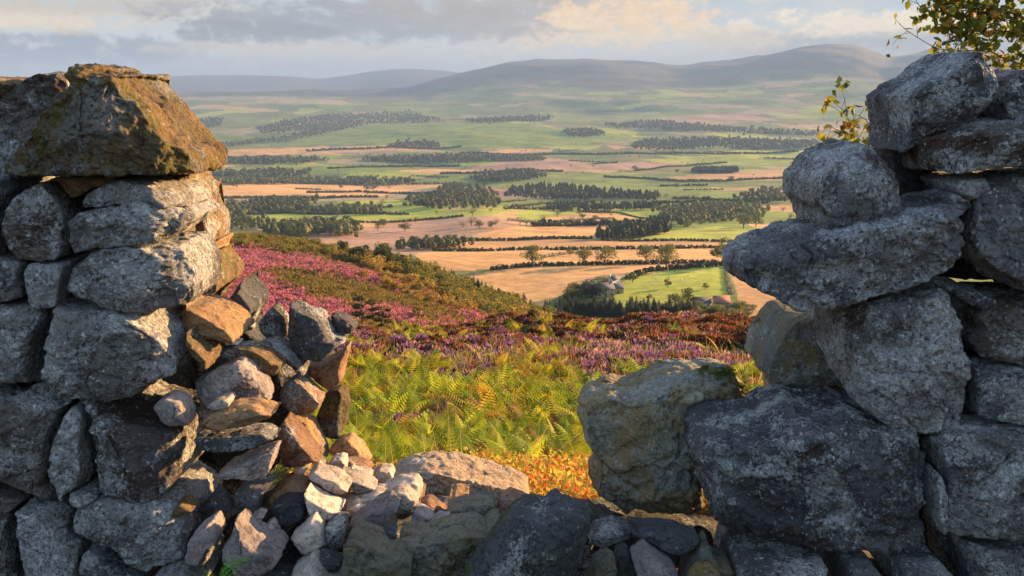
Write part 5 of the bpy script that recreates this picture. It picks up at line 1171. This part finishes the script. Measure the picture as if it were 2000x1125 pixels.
# ------------------------------------------------------------------ single broadleaf trees of the valley
SB = [
 (1040, 521, 36, 1.0, 'pale green round tree, leftmost of the field trees along the middle hedge'),
 (1141, 519, 30, .95, 'thin airy tree in the stubble hedge between two fuller trees'),
 (1181, 518, 30, 1.25, 'dark wide tree in the hedge left of the two bright green trees'),
 (1262, 516, 32, 1.0, 'bright green tree left of the largest forked one in the hedge'),
 (1301, 526, 42, 1.05, 'large bright green tree standing below the hedge above the pasture'),
 (1415, 519, 46, 1.1, 'biggest dark round tree beside the overhanging slab tip'),
 (1113, 500, 12, 1.1, 'tiny tree on the hedge line above the airy field tree'),
 (791, 452, 15, 1.5, 'lone oak in the middle of the wide stubble field'),
 (746, 443, 14, 1.1, 'small upright tree left of the lone oak'),
 (738, 444, 9, 1.3, 'low tree beside the small upright one at the stubble edge'),
 (936, 446, 14, 1.1, 'left one of a pair of trees on the stubble ridge'),
 (960, 445, 12, 1.3, 'right one of a pair of trees on the stubble ridge'),
 (618, 433, 9, 1.2, 'small bushy tree on the green strip above the left wood'),
 (653, 430, 7, 1.6, 'low bushy tree right of another on the green strip'),
 (1304, 562, 17, .8, 'slim dark tree alone in the farm pasture'),
 (1378, 565, 11, 1.2, 'small round tree at the shaded side of the farm pasture'),
 (1268, 586, 10, 1.2, 'small tree at the lower edge of the farm pasture'),
 (1318, 598, 22, 1.2, 'broad tree left of the taller one by the barns'),
 (1343, 600, 32, .9, 'tall tree beside the pale barns'),
 (1138, 429, 10, 1.2, 'small tree in the pale green field under the long hedge wood'),
 (1161, 431, 9, 1.4, 'squat tree right of the small one in the pale green field'),
 (456, 365, 7, 1.5, 'dot like tree in the far left stubble field'),
 (716, 373, 11, 1.1, 'left tree of the close pair in the far stubble'),
 (730, 372, 10, 1.2, 'right tree of the close pair in the far stubble'),
 (666, 369, 8, .9, 'narrow tree left of the close pair in the far stubble'),
 (1240, 335, 10, 1.2, 'round tree on the far brown field edge'),
 (1322, 338, 7, 1.2, 'tiny tree left of the far rectangular wood'),
 (1427, 354, 9, 1.3, 'tree right below the far rectangular wood'),
 (1321, 368, 9, 1.0, 'tree in the far green field under the brown ridge'),
 (1452, 446, 26, 1.0, 'tall leafy tree at the village edge near the right boulder'),
 (1476, 444, 24, 1.0, 'tall tree nearest the right boulder at the village'),
]
for (px, py, hp_, wd, lab) in SB:
    bright = 'bright' in lab or 'pale' in lab or 'airy' in lab
    hp_ *= 1.25
    place('bright' if bright else 'broad', (lambda s: make_broadleaf(s, c1=(0.10, 0.12, 0.025), c2=(0.20, 0.20, 0.05))) if bright else (lambda s: make_broadleaf(s, c1=(0.05, 0.065, 0.02), c2=(0.11, 0.12, 0.035))),
          px, py, hp_, lab, 'tree', dmin=500, wide=wd * 1.25, variants=3)
for k in range(26):
    px = rr_.choice([rr_.gauss(1150, 16), rr_.gauss(1120, 12), rr_.gauss(1165, 20)]); py = 586 - (px - 1100) * .22 + rr_.uniform(-8, 10)
    place('broad', lambda s: make_broadleaf(s), px, py, rr_.uniform(18, 30), 'dark leafy tree crowding around the stone farmhouse', 'tree', 'trees round the farmhouse', dmin=520, wide=1.5)
for k in range(26):
    px = rr_.uniform(1330, 1480); py = rr_.uniform(604, 628)
    place('bright', lambda s: make_broadleaf(s), px, py, rr_.uniform(14, 24), 'light green bushy tree in the belt below the barns', 'tree', 'bushy trees below the barns', dmin=480, wide=1.7)

# ------------------------------------------------------------------ far woods: each one mass
ICO = np.random.default_rng(1)
def crowns(P, h, sp_, rng, nq, c1, c2, con=False):
    n = len(P)
    d = rng.normal(size=(n, nq, 3)); d /= np.linalg.norm(d, axis=2)[..., None]
    r = rng.uniform(.4, 1.0, (n, nq, 1)) ** .5
    C0 = P[:, None] + np.array([0, 0, 1.0]) * (h[:, None, None] * .58)
    Q0 = C0 + d * r * (h[:, None, None] * np.array([.36, .36, .44]))
    if con: 
        t = (Q0[..., 2] - P[:, None, 2]) / h[:, None]; w_ = np.clip(1.15 - t, .1, 1)[..., None]
        Q0[..., :2] = P[:, None, :2] + (Q0[..., :2] - P[:, None, :2]) * w_
    a = rng.normal(size=(n, nq, 3)) ; a -= (a * d).sum(-1)[..., None] * d; a /= np.linalg.norm(a, axis=2)[..., None]; b = np.cross(a, d)
    sz = h[:, None, None] * (1.15 / sqrt(nq)) * rng.uniform(.6, 1.2, (n, nq, 1))
    Q = np.stack([Q0 - a * sz, Q0 + b * sz * .7, Q0 + a * sz, Q0 - b * sz * .7], 2).reshape(-1, 4, 3)
    t = np.repeat(rng.uniform(0, 1, (n, 1)), nq, 1) * .6 + rng.uniform(0, .4, (n, nq))
    sp_.quads(Q, ramp(c1, c2, t.ravel()))
WOODS = [
 ("532 462 560 448 600 446 640 446 680 450 697 458 690 462", 'wood with a flat lower edge between green strip and stubble on the left', 13, 150),
 ("790 404 800 392 850 384 860 370 900 362 945 372 965 395 960 406 880 410", 'big rounded hill copse in the middle of the valley', 14, 260),
 ("486 416 490 402 530 396 600 396 606 412 560 418", 'dense dark wood at the left below the stubble ridge', 14, 150),
 ("420 430 440 408 480 400 490 424 450 432", 'pale leafy wood touching the left wall end', 13, 90),
 ("604 414 700 410 745 418 700 420 620 418", 'low dark wood strip above the bright green field', 12, 110),
 ("415 357 470 352 600 354 700 354 815 358 760 362 600 360 430 362", 'long dark wood strip across the left of the valley', 15, 260),
 ("420 342 520 336 610 340 540 346 430 346", 'thin wood above the long dark strip on the left', 15, 120),
 ("420 316 520 311 640 314 600 318 440 320", 'thin far wood line under the left stubble field', 16, 120),
 ("400 296 470 284 560 276 640 260 720 244 800 238 870 236 800 222 640 226 560 236 500 252 520 262 600 256 560 270 430 284", 'wide wood running diagonally up the far left slope', 18, 520),
 ("756 288 780 282 850 282 858 288 800 291", 'small dark copse on the far green hill', 18, 80),
 ("700 312 860 308 1060 308 1065 314 900 316 740 317", 'long thin wood line across the middle distance', 16, 260),
 ("925 352 950 342 1040 338 1060 346 1000 354 950 358", 'wood right above the hill copse', 14, 140),
 ("985 386 1000 370 1060 364 1130 368 1220 378 1295 384 1280 394 1180 390 1080 392", 'long dark plantation in the middle of the valley', 14, 420),
 ("1060 412 1080 402 1160 402 1230 404 1290 400 1290 410 1180 414 1100 416", 'mixed leafy wood below the long dark plantation', 12, 220),
 ("1290 436 1290 412 1340 404 1430 400 1490 404 1480 424 1420 436 1370 438 1340 446", 'trees sheltering the village houses', 12, 260),
 ("1165 470 1190 460 1250 448 1278 436 1310 438 1308 456 1250 466 1200 471", 'wedge shaped dark plantation above the stubble fields', 13, 240),
 ("1348 338 1360 332 1440 332 1442 338 1400 340", 'neat rectangular wood on the far brown field', 14, 130),
 ("1230 290 1260 276 1340 272 1440 272 1600 278 1600 290 1500 292 1400 288 1300 294", 'broad scattered wood on the far right', 17, 340),
 ("1180 244 1300 240 1420 250 1600 262 1600 268 1400 258 1200 250", 'thin far wood line on the right', 20, 220),
 ("1100 258 1160 254 1180 262 1130 268 1110 264", 'small wood on the far green ridge', 20, 70),
 ("1440 392 1480 372 1530 374 1530 392 1480 400", 'small wood beside the white house', 12, 90),
 ("860 490 900 482 860 478 790 482 800 490", 'low thicket beyond the spur crest below the stubble ridge', 9, 60),
 ("380 238 420 234 430 248 390 252", 'block of dark wood far left beside the triangular capstone', 20, 60),
 ("440 436 470 432 520 440 500 452 460 448", 'loose group of trees at the left end of the green strip', 11, 40),
 ("900 236 990 232 1080 230 1060 238 930 240", 'pale far wood line in the centre below the hills', 22, 120),
]
rng = np.random.default_rng(77)
for (poly, lab, hm, cnt) in WOODS:
    pl = np.array(PP(poly)); lo = pl.min(0); hi_ = pl.max(0)
    q_ = rng.uniform(lo, hi_, (cnt * 50, 2)); q_ = q_[inpoly(q_[:, 0], q_[:, 1], poly and PP(poly))]
    # spread evenly on the ground rather than in the picture
    x, y, z, d = hit(q_[:, 0], q_[:, 1], 560); wt_ = d ** 1.5 / (d ** 1.5).max()
    k = rng.uniform(0, 1, len(x)) < wt_; mx = int(cnt * (1.5 if d.mean() < 2600 else 3.6)); x, y, z, d = x[k][:mx], y[k][:mx], z[k][:mx], d[k][:mx]
    if 'plantation' not in lab and 'rectangular' not in lab:
        x = x + rng.normal(size=len(x)) * 9; y = y + rng.normal(size=len(x)) * (14 + d * .008); z = ground_z(x, y)
    con = 'plantation' in lab or 'rectangular' in lab
    sp_ = Soup(); h = hm * rng.uniform(.5, 1.3, len(x))
    crowns(np.stack([x, y, z], 1), h, sp_, rng, 96 if d.mean() < 2600 else 22, (0.03, 0.045, 0.018) if con else (0.04, 0.052, 0.016), (0.06, 0.078, 0.024) if con else (0.16, 0.155, 0.04), con)
    tag(sp_.build('woodland', FARLEAF), lab, 'wood', kind='stuff')
# ------------------------------------------------------------------ hedges, each a thing
HED = [
 ("845 491 1000 489 1150 488 1350 485 1500 484", 2.6, 'hedge along the upper edge of the stubble field with the trees'),
 ("960 527 1040 520 1100 519 1180 517 1300 515 1415 515", 2.6, 'hedge carrying the row of field trees'),
 ("895 471 1000 470 1155 467", 3.0, 'short dark hedge ending at the wedge plantation'),
 ("1175 470 1350 471 1560 474", 2.4, 'hedge along the foot of the smooth green mound'),
 ("1040 442 1130 441 1250 440", 8.0, 'thick tree high hedge behind the bright stubble field'),
 ("1228 545 1262 532 1300 527 1412 519", 2.8, 'hedge bounding the top of the farm pasture'),
 ("1415 521 1424 560 1428 600", 1.2, 'pale boundary at the right side of the farm pasture'),
 ("1040 508 1085 499 1140 493", 2.0, 'low curving hedge beside the pale round tree'),
 ("1130 414 1160 412 1240 424 1262 428", 2.0, 'thin hedge around the straw field below the mixed wood'),
 ("560 434 700 435 830 430 905 423", 3.0, 'hedge between the left green strip and the stubble'),
 ("990 431 1100 432 1200 428", 3.0, 'hedge under the long thick one in the pale green field'),
 ("600 377 700 375 800 379 900 384", 5.0, 'hedge crossing the left stubble ridge'),
 ("430 388 560 387 740 386", 5.0, 'hedge under the far left stubble ridge'),
 ("440 418 560 417 720 418 800 420", 4.0, 'hedge above the left green strip'),
 ("1240 334 1360 322 1420 318", 6.0, 'hedge rising over the far brown field'),
 ("1180 346 1290 352 1420 354 1560 346", 6.0, 'dark hedge line in the far right fields'),
 ("860 340 960 337 1100 336", 7.0, 'dark hedge line right of the far centre'),
 ("900 300 1100 302 1300 301 1560 296", 9.0, 'long tree lined hedge across the far valley'),
 ("600 296 740 290 900 288", 9.0, 'tree line at the foot of the far green hill'),
 ("1500 388 1560 388", 4.0, 'short hedge by the white house'),
 ("1260 398 1400 392 1500 397", 5.0, 'dark hedge above the village trees'),
 ("640 330 760 326 900 325", 7.0, 'tree line across the far left fields'),
 ("1000 404 1060 398 1160 395", 4.0, 'hedge on the green field right of the hill copse'),
 ("1480 470 1490 455 1560 452", 2.5, 'hedge near the creased boulder'),
]
for (pts, h_, lab) in HED:
    pts = np.array(PP(pts)); x, y, z, d = hit(pts[:, 0], pts[:, 1], 560)
    W = np.stack([x, y], 1); sg = np.linalg.norm(np.diff(W, axis=0), axis=1); L_ = np.concatenate([[0], np.cumsum(sg)])
    step = max(h_ * .36, L_[-1] / 700); t = np.arange(0, L_[-1], step); t = t + rng.uniform(-.4, .4, len(t)) * step
    gx = np.interp(t, L_, W[:, 0]) + rng.normal(size=len(t)) * .6; gy = np.interp(t, L_, W[:, 1]) + rng.normal(size=len(t)) * .6
    gp = rng.uniform(0, 1, len(t)) > .06; gx, gy = gx[gp], gy[gp]
    P = np.stack([gx, gy, ground_z(gx, gy) - .3 * h_], 1)
    sp_ = Soup(); crowns(P, h_ * 1.35 * rng.uniform(.7, 1.25, len(P)), sp_, rng, 16, (0.04, 0.048, 0.016), (0.10, 0.10, 0.03))
    if 'pale' in lab: sp_.c = [c * 0 + np.array([0.42, 0.36, 0.22], np.float32) for c in sp_.c]
    tag(sp_.build('hedge', FARLEAF), lab, 'hedge')
# trees scattered over the far fields, mostly along their edges
for k in range(170):
    px = rr_.uniform(440, 1580); py = 228 + 225 * rr_.random() ** .8
    if 1160 < px < 1320 and py > 425: continue
    x, y, z, d = [float(t[0]) for t in hit(px, py, 600)]
    place('far', lambda s: make_broadleaf(s, nleaf=420, c1=(0.045, 0.055, 0.018), c2=(0.11, 0.11, 0.03)), px, py, rr_.uniform(7, 13) * F / d, 'small lone tree scattered on the far fields of the valley', 'tree', 'scattered trees of the far fields', dmin=600, wide=rr_.uniform(1.2, 1.9), variants=4)
for k in range(34):
    px = rr_.uniform(430, 1500); py = 215 + 200 * rr_.random(); w2 = rr_.uniform(30, 110); sl = rr_.uniform(-5, 5)
    xx = np.linspace(px, px + w2, 4); x, y, z, d = hit(xx, py + np.linspace(0, sl, 4), 600)
    t = np.linspace(0, 1, 60); gx = np.interp(t, np.linspace(0, 1, 4), x) + rng.normal(size=60) * 1.5; gy = np.interp(t, np.linspace(0, 1, 4), y) + rng.normal(size=60) * 2
    h_ = rr_.uniform(2.5, 6); sp_ = Soup(); crowns(np.stack([gx, gy, ground_z(gx, gy) - 1], 1), h_ * rng.uniform(.6, 1.6, 60), sp_, rng, 12, (0.035, 0.045, 0.016), (0.09, 0.09, 0.03))
    tag(sp_.build('hedge', FARLEAF), 'thin broken hedge far out among the hazy fields', 'hedge', 'thin far hedges')
# ------------------------------------------------------------------ farm and village buildings
def flatmat(name, c1, c2, scale=2.0, rough=.9):
    m, R = new_mat(name); nz_ = R.noise(R.n('ShaderNodeTexCoord').outputs['Object'], scale, 4)
    b = R.n('ShaderNodeBsdfPrincipled', ins={'Base Color': R.mix(R.ss(nz_, .35, .65), c1, c2), 'Roughness': rough})
    R.t.links.new(b.outputs[0], R.n('ShaderNodeOutputMaterial').inputs[0]); return m
STONE = flatmat('house_stone', (0.26, 0.22, 0.16), (0.36, 0.31, 0.23)); SLATE = flatmat('slate_roof', (0.07, 0.07, 0.085), (0.12, 0.115, 0.13))
WHITE = flatmat('limewash', (0.66, 0.62, 0.54), (0.74, 0.70, 0.62)); GLASS = flatmat('window_glass', (0.03, 0.035, 0.045), (0.05, 0.055, 0.06), rough=.2); DOORM = flatmat('door_paint', (0.12, 0.07, 0.04), (0.16, 0.09, 0.05)); REDR = flatmat('red_roof', (0.28, 0.12, 0.08), (0.36, 0.17, 0.11))
def boxq(x0, x1, y0, y1, z0, z1):
    v = np.array([[x, y, z] for z in (z0, z1) for y in (y0, y1) for x in (x0, x1)], float)
    f = np.array([[0, 2, 3, 1], [4, 5, 7, 6], [0, 1, 5, 4], [2, 6, 7, 3], [0, 4, 6, 2], [1, 3, 7, 5]])
    return v, f
def joinb(bs):
    V_ = []; F_ = []; o = 0
    for v, f in bs: V_.append(v); F_.append(f + o); o += len(v)
    return np.concatenate(V_), np.concatenate(F_)
def house(px, py, L_, W_, H_, rz, wall, roof, lab, chim=1, dmin=520, cat='house', rh=None, wins=3):
    x, y, z, d = [float(t[0]) for t in hit(px, py, dmin)]
    r = empty('farmhouse' if cat == 'house' else 'barn', (x, y, z), rz); tag(r, lab, cat)
    rh = rh or W_ * .42; l, w_ = L_ / 2, W_ / 2
    v = np.array([[-l, -w_, -1], [l, -w_, -1], [l, w_, -1], [-l, w_, -1], [-l, -w_, H_], [l, -w_, H_], [l, w_, H_], [-l, w_, H_], [-l, 0, H_ + rh], [l, 0, H_ + rh]], float)
    f = np.array([[0, 1, 5, 4], [2, 3, 7, 6], [3, 0, 4, 7], [1, 2, 6, 5], [4, 8, 7, 7], [5, 6, 9, 9]])
    me = bpy.data.meshes.new('wall'); me.from_pydata([tuple(q) for q in v], [], [(0, 1, 5, 4), (2, 3, 7, 6), (3, 0, 4, 8, 7), (1, 2, 6, 9, 5), (0, 3, 2, 1)]); me.materials.append(wall); mesh_from('wall', me, r)
    e = .35; sl = rh / w_
    rv = []
    for sg in (-1, 1):
        a = np.array([[-l - e, sg * (w_ + e), H_ - e * sl + .03], [l + e, sg * (w_ + e), H_ - e * sl + .03], [l + e, 0, H_ + rh + .03], [-l - e, 0, H_ + rh + .03]])
        b = a + [0, 0, .18]; vv = np.concatenate([a, b]); rv.append((vv, np.array([[0, 1, 2, 3], [4, 7, 6, 5], [0, 4, 5, 1], [1, 5, 6, 2], [3, 2, 6, 7], [0, 3, 7, 4]])))
    ro = mesh_np('roof', *joinb(rv), roof, r)
    for k in range(chim):
        cx = (-l + .5) if k == 0 else (l - .5)
        mesh_np('chimney', *boxq(cx - .45, cx + .45, -.4, .4, H_ + rh - .5, H_ + rh + 1.3), wall, ro)
    for k in range(wins):
        wx = -l + L_ * (k + .5) / wins
        for wz in ((.9, 3.4) if H_ > 4.5 else (.9,)):
            if k == wins // 2 and wz < 1:
                mesh_np('door', *boxq(wx - .5, wx + .5, -w_ - .06, -w_ + .05, 0, 2.1), DOORM, r)
            else:
                mesh_np('window', *boxq(wx - .5, wx + .5, -w_ - .05, -w_ + .05, wz, wz + 1.3), GLASS, r)
    return r
house(1178, 578, 11, 7, 4.6, .35, STONE, SLATE, 'large stone farmhouse with grey roof in front of its outbuildings', 2)
house(1160, 576, 8, 6, 4.4, -.3, STONE, SLATE, 'lower stone wing left of the large farmhouse', 1)
house(1197, 557, 8, 5, 3.8, .9, WHITE, SLATE, 'pale gabled house behind the large stone farmhouse', 1, wins=2)
house(1206, 572, 6, 5, 3.2, .1, STONE, SLATE, 'small stone outbuilding at the right of the large farmhouse', 0, cat='barn', wins=1)
house(1369, 600, 9, 6, 3.0, .05, WHITE, SLATE, 'low white barn with grey roof below the pasture', 0, cat='barn', wins=3)
house(1408, 600, 8, 7, 3.2, .1, STONE, REDR, 'stone barn with a reddish roof at the pasture corner', 0, cat='barn', wins=2)
house(1516, 380, 14, 8, 6, .2, WHITE, SLATE, 'bright white far house near the creased boulder', 1)
for k, (px, py) in enumerate(((1352, 428), (1372, 432), (1392, 430), (1420, 426))):
    house(px, py, 9, 7, 4.6, .3 * k, (WHITE, STONE)[k % 2], (SLATE, REDR)[k % 2], ['small white village house at the left end of the village', 'stone village house with reddish roof, second from the left', 'white village house right of a stone one', 'stone village house at the right end of the village'][k], 1)
# sheep on the pasture
SHEEPW = flatmat('fleece', (0.62, 0.56, 0.46), (0.72, 0.66, 0.55)); SHEEPF = flatmat('sheep_face', (0.05, 0.045, 0.04), (0.08, 0.07, 0.06))
def make_sheep():
    b = []; r = empty('sheep', (0, 0, 0))
    t = np.linspace(-.55, .55, 9); pr = np.stack([t, 0 * t, .62 + .04 * np.cos(t * 3)], 1); v1, f1 = tube(pr, .02 + .27 * np.sqrt(np.clip(1 - (t / .58) ** 2, 0, 1)), 10)
    hd = np.array([[.48, 0, .66], [.60, 0, .60], [.74, 0, .46], [.84, 0, .34]]); v2, f2 = tube(hd, np.array([.14, .11, .08, .04]), 8)
    legs = [tube(np.array([[sx, sy, .5], [sx + .02, sy, .25], [sx, sy, 0]]), np.array([.06, .04, .035]), 6) for sx in (-.34, .34) for sy in (-.13, .13)]
    mesh_np('body', *joinb([(v1, f1), (v2, f2)] + legs), SHEEPW, r, smooth=True)
    return r
sh = make_sheep()
for k in range(16):
    px = rr_.uniform(1262, 1345); py = rr_.uniform(538, 560); x, y, z, d = [float(t[0]) for t in hit(px, py, 520)]
    o = sh if k == 0 else copy_thing(sh, (0, 0, 0), 0, 1)
    o.location = (x, y, z); o.rotation_euler = (0, 0, rr_.uniform(0, 6)); o.scale = (1, 1, 1)
    tag(o, 'tiny white sheep grazing in the bright farm pasture', 'sheep', 'sheep in the farm pasture')
# ------------------------------------------------------------------ birch behind the right wall
def leafy(name, branches, leaf_pts, lab, cat, base_px, Y, lsize=.034, seed=4):
    g = np.random.default_rng(seed); r = empty(name, tuple(at(*base_px, Y)))
    o0 = np.array(r.location)
    lst = []
    for pts, r0, r1 in branches:
        p = np.array([at(a, b, Y + dy) for a, b, dy in pts]) - o0
        tt = np.linspace(0, 1, len(p)); t2 = np.linspace(0, 1, len(p) * 4); p2 = np.stack([np.interp(t2, tt, p[:, i]) for i in range(3)], 1)
        p2[1:-1] = p2[1:-1] * .5 + (p2[:-2] + p2[2:]) * .25
        lst.append((p2, np.linspace(r0, r1, len(p2))))
    mesh_np('trunk', *tubes(lst[:1], 7), bark, r, smooth=True)
    mesh_np('branches', *tubes(lst[1:], 5), twigm, r, smooth=True)
    sp_ = Soup()
    C_ = []; 
    for (a, b, dy, sprd, n) in leaf_pts:
        c0 = at(a, b, Y + dy) - o0; s = sprd * Y / F
        C_.append(c0 + g.normal(size=(n, 3)) * s * np.array([1, .8, 1]))
    P = np.concatenate(C_); n = len(P)
    a_ = g.normal(size=(n, 3)) + [0, 0, -.5]; a_ /= np.linalg.norm(a_, axis=1)[:, None]
    b_ = g.normal(size=(n, 3)); b_ -= (b_ * a_).sum(1)[:, None] * a_; b_ /= np.linalg.norm(b_, axis=1)[:, None]; nn = np.cross(a_, b_)
    sz = (lsize * g.uniform(.6, 1.25, n))[:, None]
    col = ramp((0.05, 0.07, 0.015), (0.26, 0.25, 0.035), g.uniform(0, 1, n)); rd = g.uniform(0, 1, n) < .08; col[rd] = (0.42, 0.20, 0.04)
    for sg in (-1, 1):          # two halves, folded along the midrib
        m1 = P + a_ * sz * .35 + sg * b_ * sz * .36 + nn * sz * .12; m2 = P + a_ * sz * .75 + sg * b_ * sz * .26 + nn * sz * .10
        sp_.quads(np.stack([P, m1, m2, P + a_ * sz * 1.1], 1), col)
    sp_.build('crown', LEAF, r)
    tag(r, lab, cat); return r
g2 = random.Random(9)
br = [([(2090, 1000, 0), (2085, 500, 0), (2070, 200, 0), (2050, 60, 0), (2030, -120, 0)], .022, .010)]
lp = []
def sub(pts, r0=.0045, n=5, spread=13, cnt=8):
    br.append((pts, r0, .001))
    for k in range(len(pts) - 1):
        for q in range(n):
            t = g2.random(); a = [pts[k][i] * (1 - t) + pts[k + 1][i] * t for i in range(3)]
            ex, ey = g2.uniform(-34, 22), g2.uniform(-26, 30)
            br.append(([tuple(a), (a[0] + ex * .6, a[1] + ey * .5, a[2]), (a[0] + ex, a[1] + ey, a[2] + g2.uniform(-.05, .05))], .0013, .0006))
            lp.append((a[0] + ex, a[1] + ey, a[2], spread, cnt))
sub([(2050, 60, 0), (1990, 30, -.05), (1930, 10, -.1), (1880, 4, -.1), (1820, -8, -.1)], .006, 7)
sub([(2055, 110, 0), (2000, 128, 0), (1955, 112, -.05), (1920, 90, -.1), (1870, 60, -.1), (1830, 20, -.1)], .005, 6)
sub([(2040, 20, 0), (1980, -20, 0), (1900, -40, 0)], .005, 6)
sub([(1990, 30, -.05), (1940, 45, -.1), (1890, 60, -.1), (1850, 75, -.1)], .003, 7, 12, 6)
sub([(1930, 10, -.1), (1880, 22, -.1), (1840, 12, -.1)], .003, 6, 12, 6)
sub([(2060, 90, 0), (2010, 70, 0), (1960, 60, 0), (1925, 40, 0)], .004, 8)
sub([(1930, 100, -.05), (1880, 98, -.1), (1830, 96, -.1), (1790, 72, -.1), (1765, 55, -.1)], .0022, 3, 8, 3)
sub([(1830, 30, -.1), (1800, 18, -.1), (1785, -6, -.1)], .0022, 3, 8, 3)
leafy('birch_tree', br, lp, 'leafy birch branches reaching over the top right corner behind the tilted boulder', 'tree', (2090, 1000), 3.95)
br = [([(1790, 1000, 0), (1785, 500, 0), (1760, 340, 0), (1735, 300, 0)], .012, .005)]
lp = []
sub([(1735, 300, 0), (1712, 262, 0), (1690, 232, 0), (1668, 222, 0)], .003, 4, 8, 4)
sub([(1735, 300, 0), (1700, 290, 0), (1668, 262, 0), (1640, 258, 0), (1618, 244, 0)], .0022, 3, 7, 3)
sub([(1668, 262, 0), (1654, 226, 0), (1650, 196, 0), (1642, 166, 0)], .0016, 1, 6, 3)
sub([(1654, 226, 0), (1625, 208, 0), (1610, 196, 0)], .0012, 1, 5, 3)
sub([(1735, 300, 0), (1720, 240, 0), (1712, 200, 0)], .0025, 4, 9, 4)
lp.append((1644, 164, 0, 5, 8)); lp.append((1612, 205, 0, 4, 5)); lp.append((1950, 215, -.3, 4, 6))
leafy('birch_sapling', br, lp, 'thin birch sprig with yellow green leaves rising behind the creased boulder', 'sapling', (1790, 1000), 3.9)
# ------------------------------------------------------------------ haze: evening air over the valley
zb, zt = float(TZ.min()) - 1.0, float(TZ.max()) + 20.0
vv, ff = boxq(-27600, 27600, -27600, 27600, zb, zt)
hm_, R = new_mat('haze')
pv = R.n('ShaderNodeVolumePrincipled', ins={'Color': (0.25, 0.385, 0.66, 1.0), 'Density': HAZE_D, 'Anisotropy': 0.0})
R.t.links.new(pv.outputs[0], R.n('ShaderNodeOutputMaterial').inputs['Volume'])
tag(mesh_np('haze', vv, ff, hm_), 'thin blue grey evening haze over the valley', 'haze', kind='stuff')
